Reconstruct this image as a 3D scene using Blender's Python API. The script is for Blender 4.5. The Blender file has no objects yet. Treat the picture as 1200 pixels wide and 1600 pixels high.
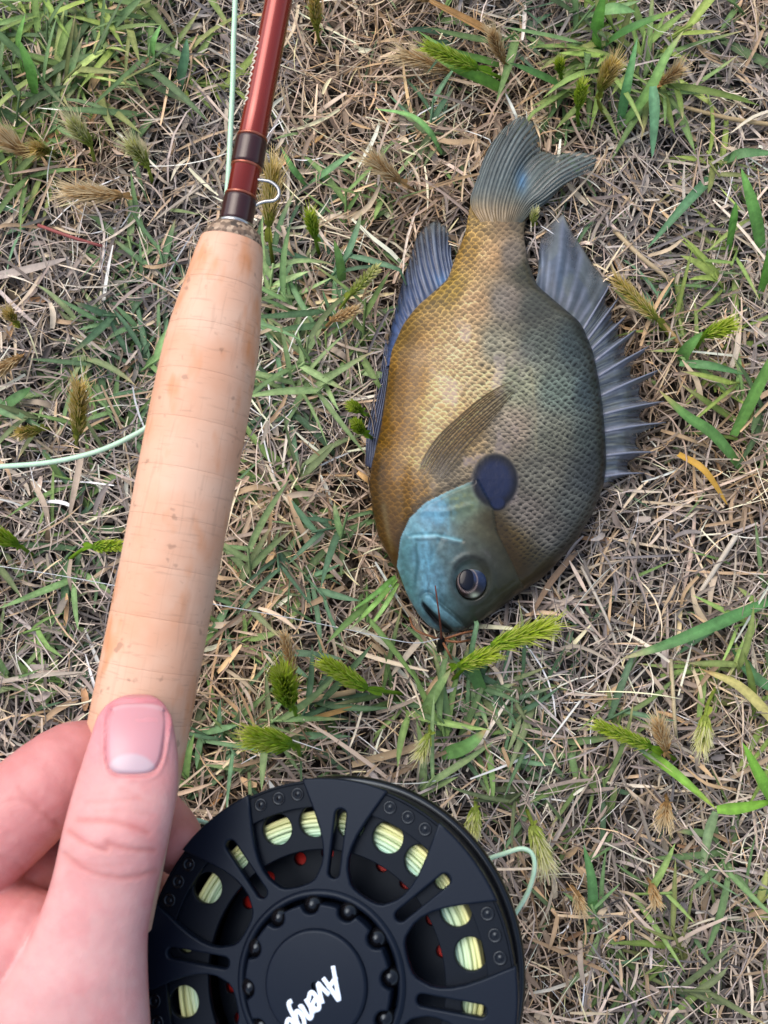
import bpy, math, random
import numpy as np
from mathutils import Matrix, Vector

rng = np.random.default_rng(7)
random.seed(7)
scene = bpy.context.scene
COL = scene.collection
R = math.radians

# ------------------------------------------------------------------ camera, sky, sun, exposure
F = 1600.0                       # focal length in photograph pixels (1200 x 1600)
TILT = R(10.0)
CAM = np.array([0.0, 0.0, 0.385])
RIGHT = np.array([1.0, 0, 0])
UP = np.array([0, math.cos(TILT), math.sin(TILT)])
FWD = np.array([0, math.sin(TILT), -math.cos(TILT)])

cam_data = bpy.data.cameras.new('camera')
cam = bpy.data.objects.new('camera', cam_data)
COL.objects.link(cam)
cam.location = CAM
cam.rotation_euler = (TILT, 0, 0)
cam_data.sensor_fit = 'VERTICAL'
cam_data.sensor_height = 24.0
cam_data.lens = 24.0
cam_data.clip_start = 0.01
cam_data.clip_end = 200.0
cam_data.dof.use_dof = True
cam_data.dof.focus_distance = 0.375
cam_data.dof.aperture_fstop = 22.0
scene.camera = cam

SUN_DIR = Vector((-0.42, 0.34, 0.85)).normalized()     # towards the sun
world = bpy.data.worlds.new('World')
scene.world = world
world.use_nodes = True
wn = world.node_tree.nodes
wl = world.node_tree.links
wn.clear()
w_out = wn.new('ShaderNodeOutputWorld')
w_bg = wn.new('ShaderNodeBackground')
w_sky = wn.new('ShaderNodeTexSky')
w_hsv = wn.new('ShaderNodeHueSaturation')
w_sky.sky_type = 'NISHITA'
w_sky.sun_disc = False
w_sky.sun_elevation = math.asin(SUN_DIR.z)
w_sky.sun_rotation = math.atan2(SUN_DIR.x, SUN_DIR.y)
w_sky.dust_density = 3.0
w_sky.air_density = 1.2
w_hsv.inputs['Saturation'].default_value = 0.72
w_bg.inputs['Strength'].default_value = 0.15
wl.new(w_sky.outputs['Color'], w_hsv.inputs['Color'])
wl.new(w_hsv.outputs['Color'], w_bg.inputs['Color'])
wl.new(w_bg.outputs['Background'], w_out.inputs['Surface'])

sun_data = bpy.data.lights.new('sun', 'SUN')
sun_data.energy = 1.15
sun_data.angle = R(50)
sun_data.color = (1.0, 0.90, 0.80)
sun = bpy.data.objects.new('sun', sun_data)
COL.objects.link(sun)
sun.location = (-1.5, 1.0, 2.0)
sun.rotation_euler = SUN_DIR.to_track_quat('Z', 'Y').to_euler()

scene.view_settings.view_transform = 'Standard'
scene.view_settings.look = 'None'
scene.view_settings.exposure = 0.80
scene.view_settings.gamma = 1.0
scene.render.engine = 'CYCLES'

# ------------------------------------------------------------------ helpers: places
def ray(u, v):
    return FWD + RIGHT * ((u - 600) / F) + UP * ((800 - v) / F)

def at_depth(u, v, d):
    return CAM + ray(u, v) * d

def at_z(u, v, z):
    r = ray(u, v)
    return CAM + r * ((z - CAM[2]) / r[2])

def rays(uv):
    uv = np.asarray(uv, float)
    return FWD + RIGHT * ((uv[..., 0:1] - 600) / F) + UP * ((800 - uv[..., 1:2]) / F)

def at_z_many(uv, z):
    r = rays(uv)
    return CAM + r * (((np.asarray(z) - CAM[2]) / r[..., 2])[..., None])

def proj(p):
    q = np.asarray(p) - CAM
    d = q @ FWD
    return 600 + F * (q @ RIGHT) / d, 800 - F * (q @ UP) / d

# ------------------------------------------------------------------ helpers: colour, noise
K = 0.66
def srgb(c):
    c = np.asarray(c, float) / 255.0
    return np.where(c <= 0.04045, c / 12.92, ((c + 0.055) / 1.055) ** 2.4) * K

def sstep(a, b, x):
    t = np.clip((x - a) / (b - a), 0, 1)
    return t * t * (3 - 2 * t)

_NG = rng.random((64, 64))
def vnoise(x, y):
    xi = np.floor(x).astype(int); yi = np.floor(y).astype(int)
    fx = x - xi; fy = y - yi
    fx = fx * fx * (3 - 2 * fx); fy = fy * fy * (3 - 2 * fy)
    a = _NG[xi % 64, yi % 64]; b = _NG[(xi + 1) % 64, yi % 64]
    c = _NG[xi % 64, (yi + 1) % 64]; d = _NG[(xi + 1) % 64, (yi + 1) % 64]
    return (a * (1 - fx) + b * fx) * (1 - fy) + (c * (1 - fx) + d * fx) * fy

def fbm(x, y, o=4):
    s = 0; a = 0.5
    for i in range(o):
        s = s + a * vnoise(x * 2 ** i + 17 * i, y * 2 ** i + 5 * i); a *= 0.5
    return s

def seg_dist(u, v, pts):
    best = np.full(np.shape(u), 1e9)
    for (x0, y0), (x1, y1) in zip(pts[:-1], pts[1:]):
        dx, dy = x1 - x0, y1 - y0
        t = np.clip(((u - x0) * dx + (v - y0) * dy) / (dx * dx + dy * dy + 1e-9), 0, 1)
        best = np.minimum(best, np.hypot(u - x0 - t * dx, v - y0 - t * dy))
    return best

def in_poly(u, v, poly):
    inside = np.zeros(np.shape(u), bool)
    n = len(poly)
    for i in range(n):
        x0, y0 = poly[i]; x1, y1 = poly[(i + 1) % n]
        c = ((y0 > v) != (y1 > v)) & (u < (x1 - x0) * (v - y0) / (y1 - y0 + 1e-12) + x0)
        inside ^= c
    return inside

def resample(pts, n):
    pts = np.asarray(pts, float)
    d = np.r_[0, np.cumsum(np.linalg.norm(np.diff(pts, axis=0), axis=1))]
    t = np.linspace(0, d[-1], n)
    return np.stack([np.interp(t, d, pts[:, k]) for k in range(pts.shape[1])], 1)

def spline(pts, n):
    """Catmull-Rom through pts, n samples."""
    P = np.asarray(pts, float)
    if len(P) < 3:
        return resample(P, n)
    Q = np.vstack([2 * P[0] - P[1], P, 2 * P[-1] - P[-2]])
    out = []
    ts = np.linspace(0, len(P) - 1, n)
    for t in ts:
        i = min(int(t), len(P) - 2); f = t - i
        p0, p1, p2, p3 = Q[i], Q[i + 1], Q[i + 2], Q[i + 3]
        out.append(0.5 * (2 * p1 + (p2 - p0) * f + (2 * p0 - 5 * p1 + 4 * p2 - p3) * f * f + (3 * p1 - p0 - 3 * p2 + p3) * f ** 3))
    return np.array(out)

# ------------------------------------------------------------------ helpers: meshes
def make_mesh(name, verts, faces, colors=None, smooth=True):
    me = bpy.data.meshes.new(name)
    verts = np.asarray(verts, np.float32).reshape(-1, 3)
    if isinstance(faces, np.ndarray):
        k = faces.shape[1]; nf = len(faces)
        me.vertices.add(len(verts)); me.vertices.foreach_set('co', verts.ravel())
        me.loops.add(nf * k); me.loops.foreach_set('vertex_index', faces.astype(np.int32).ravel())
        me.polygons.add(nf); me.polygons.foreach_set('loop_start', (np.arange(nf) * k).astype(np.int32))
    else:
        me.from_pydata([tuple(map(float, p)) for p in verts], [], faces)
    me.update(calc_edges=True)
    me.polygons.foreach_set('use_smooth', np.full(len(me.polygons), smooth))
    if colors is not None:
        c = np.ones((len(verts), 4), np.float32); c[:, :colors.shape[1]] = np.clip(colors, 0, 1)
        a = me.color_attributes.new('Col', 'FLOAT_COLOR', 'POINT')
        a.data.foreach_set('color', c.ravel())
    return me

def link(name, me, material=None, parent=None, loc=None):
    o = bpy.data.objects.new(name, me)
    COL.objects.link(o)
    if material is not None and me is not None and len(me.materials) == 0:
        me.materials.append(material)
    if parent is not None:
        o.parent = parent
        o.matrix_parent_inverse = Matrix.Identity(4)
    if loc is not None:
        o.location = loc
    return o

def tag(o, label=None, cat=None, group=None, kind=None):
    if label: o['label'] = label
    if cat: o['category'] = cat
    if group: o['group'] = group
    if kind: o['kind'] = kind
    return o

def empty(name, loc):
    o = bpy.data.objects.new(name, None)
    o.empty_display_size = 0.01
    COL.objects.link(o)
    o.location = loc
    return o

def part(name, verts, faces, material, parent, colors=None, smooth=True):
    """A mesh given in world coordinates, stored relative to its thing's origin."""
    off = np.array(world_loc(parent))
    return link(name, make_mesh(name, np.asarray(verts) - off, faces, colors, smooth), material, parent)

def world_loc(o):
    p = Vector((0, 0, 0))
    while o is not None:
        p += o.location; o = o.parent
    return p

def ribbons(P, W, roll=0.0, fold=0.0, C=None, upv=None, rib=(0.92, 1.06, 1.0)):
    """P (N,K,3) centre lines, W (N,K) half widths. Returns verts, quads, colours: three verts across, V-folded."""
    N, Kk, _ = P.shape
    T = np.gradient(P, axis=1)
    T /= np.linalg.norm(T, axis=2, keepdims=True) + 1e-12
    up = np.array([0, 0, 1.0]) if upv is None else upv
    S = np.cross(T, np.broadcast_to(up, T.shape))
    n = np.linalg.norm(S, axis=2, keepdims=True)
    S = np.where(n < 1e-4, np.array([1.0, 0, 0]), S / (n + 1e-12))
    Nn = np.cross(S, T)
    r = np.broadcast_to(np.asarray(roll, float).reshape(-1, 1) if np.ndim(roll) < 2 else roll, (N, Kk))[..., None]
    S2 = S * np.cos(r) + Nn * np.sin(r)
    N2 = -S * np.sin(r) + Nn * np.cos(r)
    w = W[..., None]
    fo = np.broadcast_to(np.asarray(fold, float).reshape(-1, 1), (N, Kk))[..., None]
    V = np.stack([P - S2 * w + N2 * w * fo, P, P + S2 * w + N2 * w * fo], 2)      # N,K,3,3
    idx = np.arange(N * Kk * 3).reshape(N, Kk, 3)
    q = np.stack([idx[:, :-1, :-1], idx[:, :-1, 1:], idx[:, 1:, 1:], idx[:, 1:, :-1]], -1).reshape(-1, 4)
    cc = None if C is None else (np.repeat(C[:, :, None, :], 3, axis=2) * np.array(rib)[None, None, :, None]).reshape(-1, 3)
    return V.reshape(-1, 3), q, cc

def tube(P, rad, n=8, cap=True, C=None):
    P = np.asarray(P, float); Kk = len(P)
    rad = np.broadcast_to(np.asarray(rad, float), (Kk,))
    T = np.gradient(P, axis=0); T /= np.linalg.norm(T, axis=1, keepdims=True)
    a = np.array([0, 0, 1.0]) if abs(T[0, 2]) < 0.9 else np.array([1.0, 0, 0])
    S = np.cross(T, a); S /= np.linalg.norm(S, axis=1, keepdims=True)
    B = np.cross(S, T)
    ang = np.linspace(0, 2 * np.pi, n, endpoint=False)
    V = P[:, None] + rad[:, None, None] * (S[:, None] * np.cos(ang)[None, :, None] + B[:, None] * np.sin(ang)[None, :, None])
    idx = np.arange(Kk * n).reshape(Kk, n)
    j = np.roll(idx, -1, axis=1)
    q = np.stack([idx[:-1], j[:-1], j[1:], idx[1:]], -1).reshape(-1, 4)
    faces = [tuple(map(int, f)) for f in q]
    if cap:
        faces.append(tuple(int(i) for i in idx[0][::-1])); faces.append(tuple(int(i) for i in idx[-1]))
    cc = None if C is None else np.repeat(np.broadcast_to(C, (Kk, 3))[:, None], n, axis=1).reshape(-1, 3)
    return V.reshape(-1, 3), faces, cc

# ------------------------------------------------------------------ materials
def material(name, color=None, rough=0.5, spec=0.5, coat=0.0, coat_rough=0.1, metal=0.0, sss=0.0, sss_r=(0.004, 0.0015, 0.001),
             noise=0.0, nscale=200.0, bump=0.0, bscale=600.0, translucent=0.0, attr=False, rand=0.0, alpha=1.0, valpha=False):
    m = bpy.data.materials.new(name)
    m.use_nodes = True
    nt = m.node_tree; N = nt.nodes; L = nt.links
    b = N['Principled BSDF']
    b.inputs['Roughness'].default_value = rough
    b.inputs['Specular IOR Level'].default_value = spec
    b.inputs['Metallic'].default_value = metal
    b.inputs['Coat Weight'].default_value = coat
    b.inputs['Coat Roughness'].default_value = coat_rough
    b.inputs['Alpha'].default_value = alpha
    if name.startswith('black'): b.inputs['Specular Tint'].default_value = (0.72, 0.85, 1.0, 1)
    if sss:
        b.inputs['Subsurface Weight'].default_value = sss
        b.inputs['Subsurface Radius'].default_value = (1.0, 0.35, 0.2)
        b.inputs['Subsurface Scale'].default_value = sss_r[0]
    if attr:
        a = N.new('ShaderNodeAttribute'); a.attribute_name = 'Col'; src = a.outputs['Color']
        if valpha: L.new(a.outputs['Alpha'], b.inputs['Alpha'])
    else:
        a = N.new('ShaderNodeRGB'); a.outputs[0].default_value = (*color, 1); src = a.outputs[0]
    tc = N.new('ShaderNodeTexCoord')
    if noise or rand:
        hv = N.new('ShaderNodeHueSaturation')
        L.new(src, hv.inputs['Color'])
        val = None
        if noise:
            nz = N.new('ShaderNodeTexNoise'); nz.inputs['Scale'].default_value = nscale; nz.inputs['Detail'].default_value = 4
            L.new(tc.outputs['Object'], nz.inputs['Vector'])
            mr = N.new('ShaderNodeMapRange'); mr.inputs['From Min'].default_value = 0.25; mr.inputs['From Max'].default_value = 0.75
            mr.inputs['To Min'].default_value = 1 - noise; mr.inputs['To Max'].default_value = 1 + noise
            L.new(nz.outputs['Fac'], mr.inputs['Value']); val = mr.outputs['Result']
        if rand:
            oi = N.new('ShaderNodeObjectInfo')
            mr2 = N.new('ShaderNodeMapRange'); mr2.inputs['To Min'].default_value = 1 - rand; mr2.inputs['To Max'].default_value = 1 + rand
            L.new(oi.outputs['Random'], mr2.inputs['Value'])
            if val is None: val = mr2.outputs['Result']
            else:
                mm = N.new('ShaderNodeMath'); mm.operation = 'MULTIPLY'
                L.new(val, mm.inputs[0]); L.new(mr2.outputs['Result'], mm.inputs[1]); val = mm.outputs[0]
        L.new(val, hv.inputs['Value']); src = hv.outputs['Color']
    L.new(src, b.inputs['Base Color'])
    if bump:
        nb = N.new('ShaderNodeTexNoise'); nb.inputs['Scale'].default_value = bscale; nb.inputs['Detail'].default_value = 5
        L.new(tc.outputs['Object'], nb.inputs['Vector'])
        bp = N.new('ShaderNodeBump'); bp.inputs['Strength'].default_value = bump; bp.inputs['Distance'].default_value = 0.0005
        L.new(nb.outputs['Fac'], bp.inputs['Height']); L.new(bp.outputs['Normal'], b.inputs['Normal'])
        if coat: L.new(bp.outputs['Normal'], b.inputs['Coat Normal'])
    if translucent:
        tr = N.new('ShaderNodeBsdfTranslucent'); L.new(src, tr.inputs['Color'])
        mx = N.new('ShaderNodeMixShader'); mx.inputs['Fac'].default_value = translucent
        L.new(b.outputs['BSDF'], mx.inputs[1]); L.new(tr.outputs['BSDF'], mx.inputs[2])
        L.new(mx.outputs['Shader'], N['Material Output'].inputs['Surface'])
    return m

M_soil = material('soil', (0.040, 0.032, 0.026), rough=0.95, spec=0.2, noise=0.5, nscale=350, bump=1.0, bscale=500)
M_straw = material('dry_straw', attr=True, rough=0.62, spec=0.35, noise=0.14, nscale=420, bump=0.25, bscale=900, translucent=0.12)
M_leaf = material('green_leaf', attr=True, rough=0.5, spec=0.28, noise=0.24, nscale=420, bump=0.45, bscale=1100, translucent=0.25)
M_seed = material('seed_head', attr=True, rough=0.6, spec=0.3, noise=0.1, nscale=500, translucent=0.25)
M_fish = material('fish_skin', attr=True, rough=0.42, spec=0.17, coat=0.22, coat_rough=0.10, noise=0.09, nscale=450, bump=0.22, bscale=520)
M_fin = material('fin_membrane', attr=True, rough=0.34, spec=0.35, coat=0.15, coat_rough=0.15, noise=0.18, nscale=420, bump=0.06, bscale=700, valpha=True)
M_spine = material('fin_spine', attr=True, rough=0.34, spec=0.4, noise=0.1, nscale=420)
M_clearfin = material('clear_fin', attr=True, rough=0.35, spec=0.4, noise=0.15, nscale=300, valpha=True)
M_eye = material('fish_eye', attr=True, rough=0.12, spec=0.22, coat=0.1, coat_rough=0.04)
M_skin = material('hand_skin', attr=True, rough=0.48, spec=0.4, sss=0.25, sss_r=(0.004,), noise=0.035, nscale=260, bump=0.22, bscale=900)
M_nail = material('thumb_nail', attr=True, rough=0.36, spec=0.4, coat=0.1, coat_rough=0.2, sss=0.15, sss_r=(0.003,), bump=0.05, bscale=500)
M_blank = material('red_lacquer', (0.21, 0.014, 0.006), rough=0.16, spec=0.45, coat=0.5, coat_rough=0.03, metal=0.35)
M_wrap = material('maroon_thread', (0.026, 0.003, 0.004), rough=0.30, spec=0.3, coat=0.4, coat_rough=0.06, bump=0.05, bscale=800)
M_gold = material('gold_thread', (0.30, 0.06, 0.02), rough=0.3, metal=0.6, coat=1.0, coat_rough=0.05)
M_steel = material('steel_wire', (0.42, 0.42, 0.42), rough=0.22, metal=1.0)
M_black = material('black_anodised', (0.004, 0.0065, 0.0135), rough=0.34, spec=0.15, bump=0.03, bscale=3000)
M_black2 = material('black_satin', (0.0025, 0.004, 0.008), rough=0.42, spec=0.12)
M_gloss = material('black_gloss', (0.003, 0.003, 0.004), rough=0.2, spec=0.4)
M_red = material('red_backing', (0.5, 0.015, 0.010), rough=0.6)
M_line = material('fly_line', (0.42, 0.62, 0.46), rough=0.35, spec=0.4, noise=0.05, nscale=300, sss=0.1, sss_r=(0.001,))
M_line2 = material('wound_line', attr=True, rough=0.4, spec=0.4)
M_mono = material('clear_leader', (0.55, 0.58, 0.62), rough=0.15, spec=0.6, alpha=0.75)
M_print = material('white_print', (0.62, 0.72, 0.85), rough=0.5)
M_cream = material('cream_print', (0.75, 0.68, 0.55), rough=0.5)

def cork_material(name, base, dark, speck):
    m = bpy.data.materials.new(name); m.use_nodes = True
    nt = m.node_tree; N = nt.nodes; L = nt.links; b = N['Principled BSDF']
    b.inputs['Roughness'].default_value = 0.62; b.inputs['Specular IOR Level'].default_value = 0.3
    tc = N.new('ShaderNodeTexCoord'); oi = N.new('ShaderNodeObjectInfo')
    # blotches
    n1 = N.new('ShaderNodeTexNoise'); n1.inputs['Scale'].default_value = 55; n1.inputs['Detail'].default_value = 5
    L.new(tc.outputs['Object'], n1.inputs['Vector'])
    # fine streaks round the grip (stretched along the ring)
    mp = N.new('ShaderNodeMapping'); mp.inputs['Scale'].default_value = (120, 120, 1500)
    L.new(tc.outputs['Object'], mp.inputs['Vector'])
    n2 = N.new('ShaderNodeTexNoise'); n2.inputs['Scale'].default_value = 1.0; n2.inputs['Detail'].default_value = 3; n2.inputs['Distortion'].default_value = 0.6
    L.new(mp.outputs['Vector'], n2.inputs['Vector'])
    mp2 = N.new('ShaderNodeMapping'); mp2.inputs['Scale'].default_value = (700, 700, 60)
    L.new(tc.outputs['Object'], mp2.inputs['Vector'])
    n3 = N.new('ShaderNodeTexNoise'); n3.inputs['Scale'].default_value = 1.0; n3.inputs['Detail'].default_value = 3; n3.inputs['Distortion'].default_value = 0.8
    L.new(mp2.outputs['Vector'], n3.inputs['Vector'])
    r1 = N.new('ShaderNodeValToRGB')
    r1.color_ramp.elements[0].position = 0.30; r1.color_ramp.elements[0].color = (*dark, 1)
    r1.color_ramp.elements[1].position = 0.62; r1.color_ramp.elements[1].color = (*base, 1)
    L.new(n1.outputs['Fac'], r1.inputs['Fac'])
    def crack(src, lo, hi, fac):
        r = N.new('ShaderNodeMapRange'); r.inputs['From Min'].default_value = lo; r.inputs['From Max'].default_value = hi
        r.inputs['To Min'].default_value = fac; r.inputs['To Max'].default_value = 1.0
        L.new(src, r.inputs['Value']); return r.outputs['Result']
    c2 = crack(n2.outputs['Fac'], 0.30, 0.40, 0.84)
    c3 = crack(n3.outputs['Fac'], 0.32, 0.42, 0.90)
    mm = N.new('ShaderNodeMath'); mm.operation = 'MULTIPLY'; L.new(c2, mm.inputs[0]); L.new(c3, mm.inputs[1])
    rr = N.new('ShaderNodeMapRange'); rr.inputs['To Min'].default_value = 0.955; rr.inputs['To Max'].default_value = 1.03
    L.new(oi.outputs['Random'], rr.inputs['Value'])
    m2 = N.new('ShaderNodeMath'); m2.operation = 'MULTIPLY'; L.new(mm.outputs[0], m2.inputs[0]); L.new(rr.outputs['Result'], m2.inputs[1])
    # dark pits
    vo = N.new('ShaderNodeTexNoise'); vo.inputs['Scale'].default_value = speck; vo.inputs['Detail'].default_value = 2
    L.new(tc.outputs['Object'], vo.inputs['Vector'])
    c4 = crack(vo.outputs['Fac'], 0.27, 0.33, 0.70)
    m3 = N.new('ShaderNodeMath'); m3.operation = 'MULTIPLY'; L.new(m2.outputs[0], m3.inputs[0]); L.new(c4, m3.inputs[1])
    n5 = N.new('ShaderNodeTexNoise'); n5.inputs['Scale'].default_value = 75; n5.inputs['Detail'].default_value = 3
    mp5 = N.new('ShaderNodeMapping'); mp5.inputs['Scale'].default_value = (1.6, 1.6, .7); mp5.inputs['Location'].default_value = (.31, .12, .07)
    L.new(tc.outputs['Object'], mp5.inputs['Vector']); L.new(mp5.outputs['Vector'], n5.inputs['Vector'])
    s5 = N.new('ShaderNodeMapRange'); s5.inputs['From Min'].default_value = 0.55; s5.inputs['From Max'].default_value = 0.72; s5.inputs['To Max'].default_value = 0.75
    L.new(n5.outputs['Fac'], s5.inputs['Value'])
    mx5 = N.new('ShaderNodeMix'); mx5.data_type = 'RGBA'; mx5.inputs['B'].default_value = (*srgb((232, 150, 92)), 1)
    L.new(s5.outputs['Result'], mx5.inputs['Factor']); L.new(r1.outputs['Color'], mx5.inputs['A'])
    hs = N.new('ShaderNodeHueSaturation'); L.new(mx5.outputs['Result'], hs.inputs['Color']); L.new(m3.outputs[0], hs.inputs['Value'])
    L.new(hs.outputs['Color'], b.inputs['Base Color'])
    bp = N.new('ShaderNodeBump'); bp.inputs['Strength'].default_value = 0.25; bp.inputs['Distance'].default_value = 0.0004
    L.new(m3.outputs[0], bp.inputs['Height']); L.new(bp.outputs['Normal'], b.inputs['Normal'])
    return m
M_cork = cork_material('cork', tuple(srgb((245, 201, 174))), tuple(srgb((238, 178, 144))), 300)

def burl_material():
    m = bpy.data.materials.new('burl_cork'); m.use_nodes = True
    nt = m.node_tree; N = nt.nodes; L = nt.links; b = N['Principled BSDF']; b.inputs['Roughness'].default_value = 0.6
    tc = N.new('ShaderNodeTexCoord'); vo = N.new('ShaderNodeTexVoronoi'); vo.inputs['Scale'].default_value = 900
    L.new(tc.outputs['Object'], vo.inputs['Vector'])
    rp = N.new('ShaderNodeValToRGB'); e = rp.color_ramp.elements
    e[0].position = 0.0; e[0].color = (0.05, 0.035, 0.025, 1); e[1].position = 1.0; e[1].color = (0.45, 0.33, 0.23, 1)
    x = rp.color_ramp.elements.new(0.5); x.color = (0.2, 0.13, 0.085, 1)
    sp = N.new('ShaderNodeSeparateColor'); L.new(vo.outputs['Color'], sp.inputs['Color'])
    L.new(sp.outputs[0], rp.inputs['Fac']); L.new(rp.outputs['Color'], b.inputs['Base Color'])
    return m
M_burl = burl_material()

# ------------------------------------------------------------------ ground
g = np.linspace(-1, 1, 161); g = np.sign(g) * (np.abs(g) ** 5 * 20 + np.abs(g) * 0.35)
gx, gy = np.meshgrid(g, g + 0.07, indexing='ij')
gz = (fbm(gx * 60 + 300, gy * 60 + 300) - 0.5) * 0.006 * np.exp(-(gx ** 2 + gy ** 2) / 0.5) - 0.001
gi = np.arange(161 * 161).reshape(161, 161)
gq = np.stack([gi[:-1, :-1], gi[1:, :-1], gi[1:, 1:], gi[:-1, 1:]], -1).reshape(-1, 4)
ground = link('ground', make_mesh('ground', np.stack([gx, gy, gz], -1).reshape(-1, 3), gq), M_soil)
tag(ground, kind='structure')

# fish outline in photograph pixels (v: belly edge u, back edge u)
EDGE_L = np.array([(312, 737), (330, 733), (368, 726), (403, 711), (437, 700), (459, 676), (481, 650), (507, 630), (550, 611), (600, 605), (668, 595), (725, 581),
                   (755, 577), (803, 583), (842, 592), (872, 609), (894, 620), (937, 640), (962, 655), (978, 670), (986, 684), (989, 700)], float)
EDGE_R = np.array([(312, 828), (330, 826), (350, 820), (368, 818), (411, 825), (450, 840), (480, 876), (507, 908), (550, 926), (593, 935), (634, 941), (681, 945), (725, 947),
                   (759, 943), (803, 926), (846, 900), (881, 869), (907, 843), (933, 803), (950, 783), (968, 755), (980, 733), (986, 718), (989, 700)], float)
FISH_POLY = [(u, v) for v, u in EDGE_L] + [(u, v) for v, u in EDGE_R[::-1]]
FIN_POLYS = [[(737, 318), (762, 235), (815, 183), (845, 235), (932, 245), (890, 280), (835, 322)],
             [(850, 455), (880, 335), (965, 475), (1035, 626), (1005, 739), (945, 757)],
             [(700, 440), (704, 400), (680, 347), (645, 380), (607, 540)]]

def over_fish(u, v, pad=True):
    m = in_poly(u, v, FISH_POLY)
    if pad:
        for p in FIN_POLYS: m |= in_poly(u, v, p)
    return m

# ------------------------------------------------------------------ dry litter: thousands of strands nobody could count
STRAW = np.array([(200, 184, 170), (186, 168, 154), (214, 198, 180), (178, 160, 148), (166, 148, 138), (222, 204, 178), (204, 176, 146), (194, 182, 174),
                  (152, 136, 128), (230, 218, 202), (208, 180, 146), (180, 168, 164), (190, 174, 160), (172, 158, 152)], float) * np.array([0.985, 0.965, 0.925])

def strand_batch(n, area, zlo, zhi, length, width, curl, elev, tone=1.0, Kp=5, fold=(0.1, 0.7), palette=STRAW, taper=1.0, rollmax=0.8):
    x = rng.uniform(area[0], area[1], n); y = rng.uniform(area[2], area[3], n)
    z = rng.uniform(zlo, zhi, n)
    L = length[0] * (length[1] / length[0]) ** rng.random(n)
    az = rng.uniform(0, 2 * np.pi, n); ka = rng.normal(0, curl, n) / L
    el = rng.normal(0, elev, n); ke = rng.normal(0, curl * 0.5, n) / L
    s = np.linspace(-0.5, 0.5, Kp)[None] * L[:, None]
    A = az[:, None] + ka[:, None] * s
    E = el[:, None] + ke[:, None] * s
    ds = (L / (Kp - 1))[:, None]
    dx = np.cos(A) * np.cos(E) * ds; dy = np.sin(A) * np.cos(E) * ds; dz = np.sin(E) * ds
    P = np.stack([x[:, None] + np.cumsum(dx, 1) - dx.sum(1, keepdims=True) / 2, y[:, None] + np.cumsum(dy, 1) - dy.sum(1, keepdims=True) / 2,
                  z[:, None] + np.cumsum(dz, 1) - dz.sum(1, keepdims=True) / 2], -1)
    P[..., 2] = np.clip(P[..., 2], 0.0002, 0.018)
    uu, vv = proj(P)
    m = over_fish(uu, vv)
    P[..., 2] = np.where(m, np.minimum(P[..., 2], 0.0045), P[..., 2])
    W = (width[0] * (width[1] / width[0]) ** rng.random(n))[:, None] * np.linspace(1, 1, Kp)[None]
    tp = np.sin(np.linspace(0.12, 0.97, Kp) * np.pi) ** 0.5
    mixt = (rng.random(n) < taper)[:, None]
    W = W * np.where(mixt, tp[None], 1.0)
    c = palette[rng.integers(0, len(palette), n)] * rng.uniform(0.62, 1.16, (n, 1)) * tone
    cl_ = fbm(x * 28 + 60, y * 28 + 60, 3)
    c = c * (0.80 + .42 * cl_)[:, None] + (sstep(.42, .58, fbm(x * 17 + 9, y * 17 + 31, 3)) - .5)[:, None] * np.array([12, 2, -10])
    c = np.clip(c, 0, 250)
    lin = np.minimum(srgb(c) * 1.45, .75)[:, None, :] * np.ones((1, Kp, 1))
    lin *= rng.uniform(0.9, 1.1, (n, Kp, 1))
    return ribbons(P, W, rng.uniform(-rollmax, rollmax, n), rng.uniform(fold[0], fold[1], n), lin)

AREA = (-0.24, 0.24, -0.19, 0.34)
packs = [strand_batch(7000, AREA, 0.000, 0.0035, (0.012, 0.034), (0.0005, 0.0014), 0.4, 0.10, 0.44, 4),  # low litter is decayed and also toned darker to deepen shade in gaps
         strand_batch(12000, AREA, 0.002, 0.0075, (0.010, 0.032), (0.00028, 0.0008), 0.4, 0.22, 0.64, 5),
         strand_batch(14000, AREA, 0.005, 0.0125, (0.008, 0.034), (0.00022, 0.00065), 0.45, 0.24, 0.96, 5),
         strand_batch(11000, AREA, 0.006, 0.0135, (0.008, 0.038), (0.00013, 0.00034), 0.7, 0.26, 1.14, 6),  # upper strands toned lighter to stand for highlights
         strand_batch(1500, AREA, 0.008, 0.0140, (0.012, 0.045), (0.00035, 0.0009), 0.3, 0.22, 1.16, 5),
         strand_batch(2200, AREA, 0.006, 0.0125, (0.005, 0.016), (0.0005, 0.0014), 0.7, 0.30, 1.0, 5, (0.2, 0.9)),
         strand_batch(260, AREA, 0.007, 0.0120, (0.006, 0.014), (0.0007, 0.0014), 0.5, 0.3, 1.0, 5, (0.3, 1.0), np.array([(206, 164, 116), (192, 146, 104), (216, 180, 134)], float))]
def merge(packs):
    vs, qs, cs, o = [], [], [], 0
    for v, q, c in packs:
        vs.append(v); qs.append(q + o); cs.append(c); o += len(v)
    return np.vstack(vs), np.vstack(qs), np.vstack(cs)
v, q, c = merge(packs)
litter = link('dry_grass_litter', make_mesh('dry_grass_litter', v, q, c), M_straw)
tag(litter, 'matted litter of dry tan and grey grass straw covering the ground', 'dry grass', kind='stuff')
FARA = (-0.9, 0.9, -0.75, 1.0)
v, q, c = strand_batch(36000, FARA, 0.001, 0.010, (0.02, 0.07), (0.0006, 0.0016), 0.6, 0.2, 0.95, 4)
cx = v.reshape(-1, 12, 3).mean(1)
keep = ~((np.abs(cx[:, 0]) < 0.23) & (cx[:, 1] > -0.18) & (cx[:, 1] < 0.33))
v2 = v.reshape(-1, 12, 3)[keep].reshape(-1, 3); c2 = c.reshape(-1, 12, 3)[keep].reshape(-1, 3)
q2 = (q.reshape(-1, 6, 4)[:keep.sum()]).reshape(-1, 4)
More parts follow.
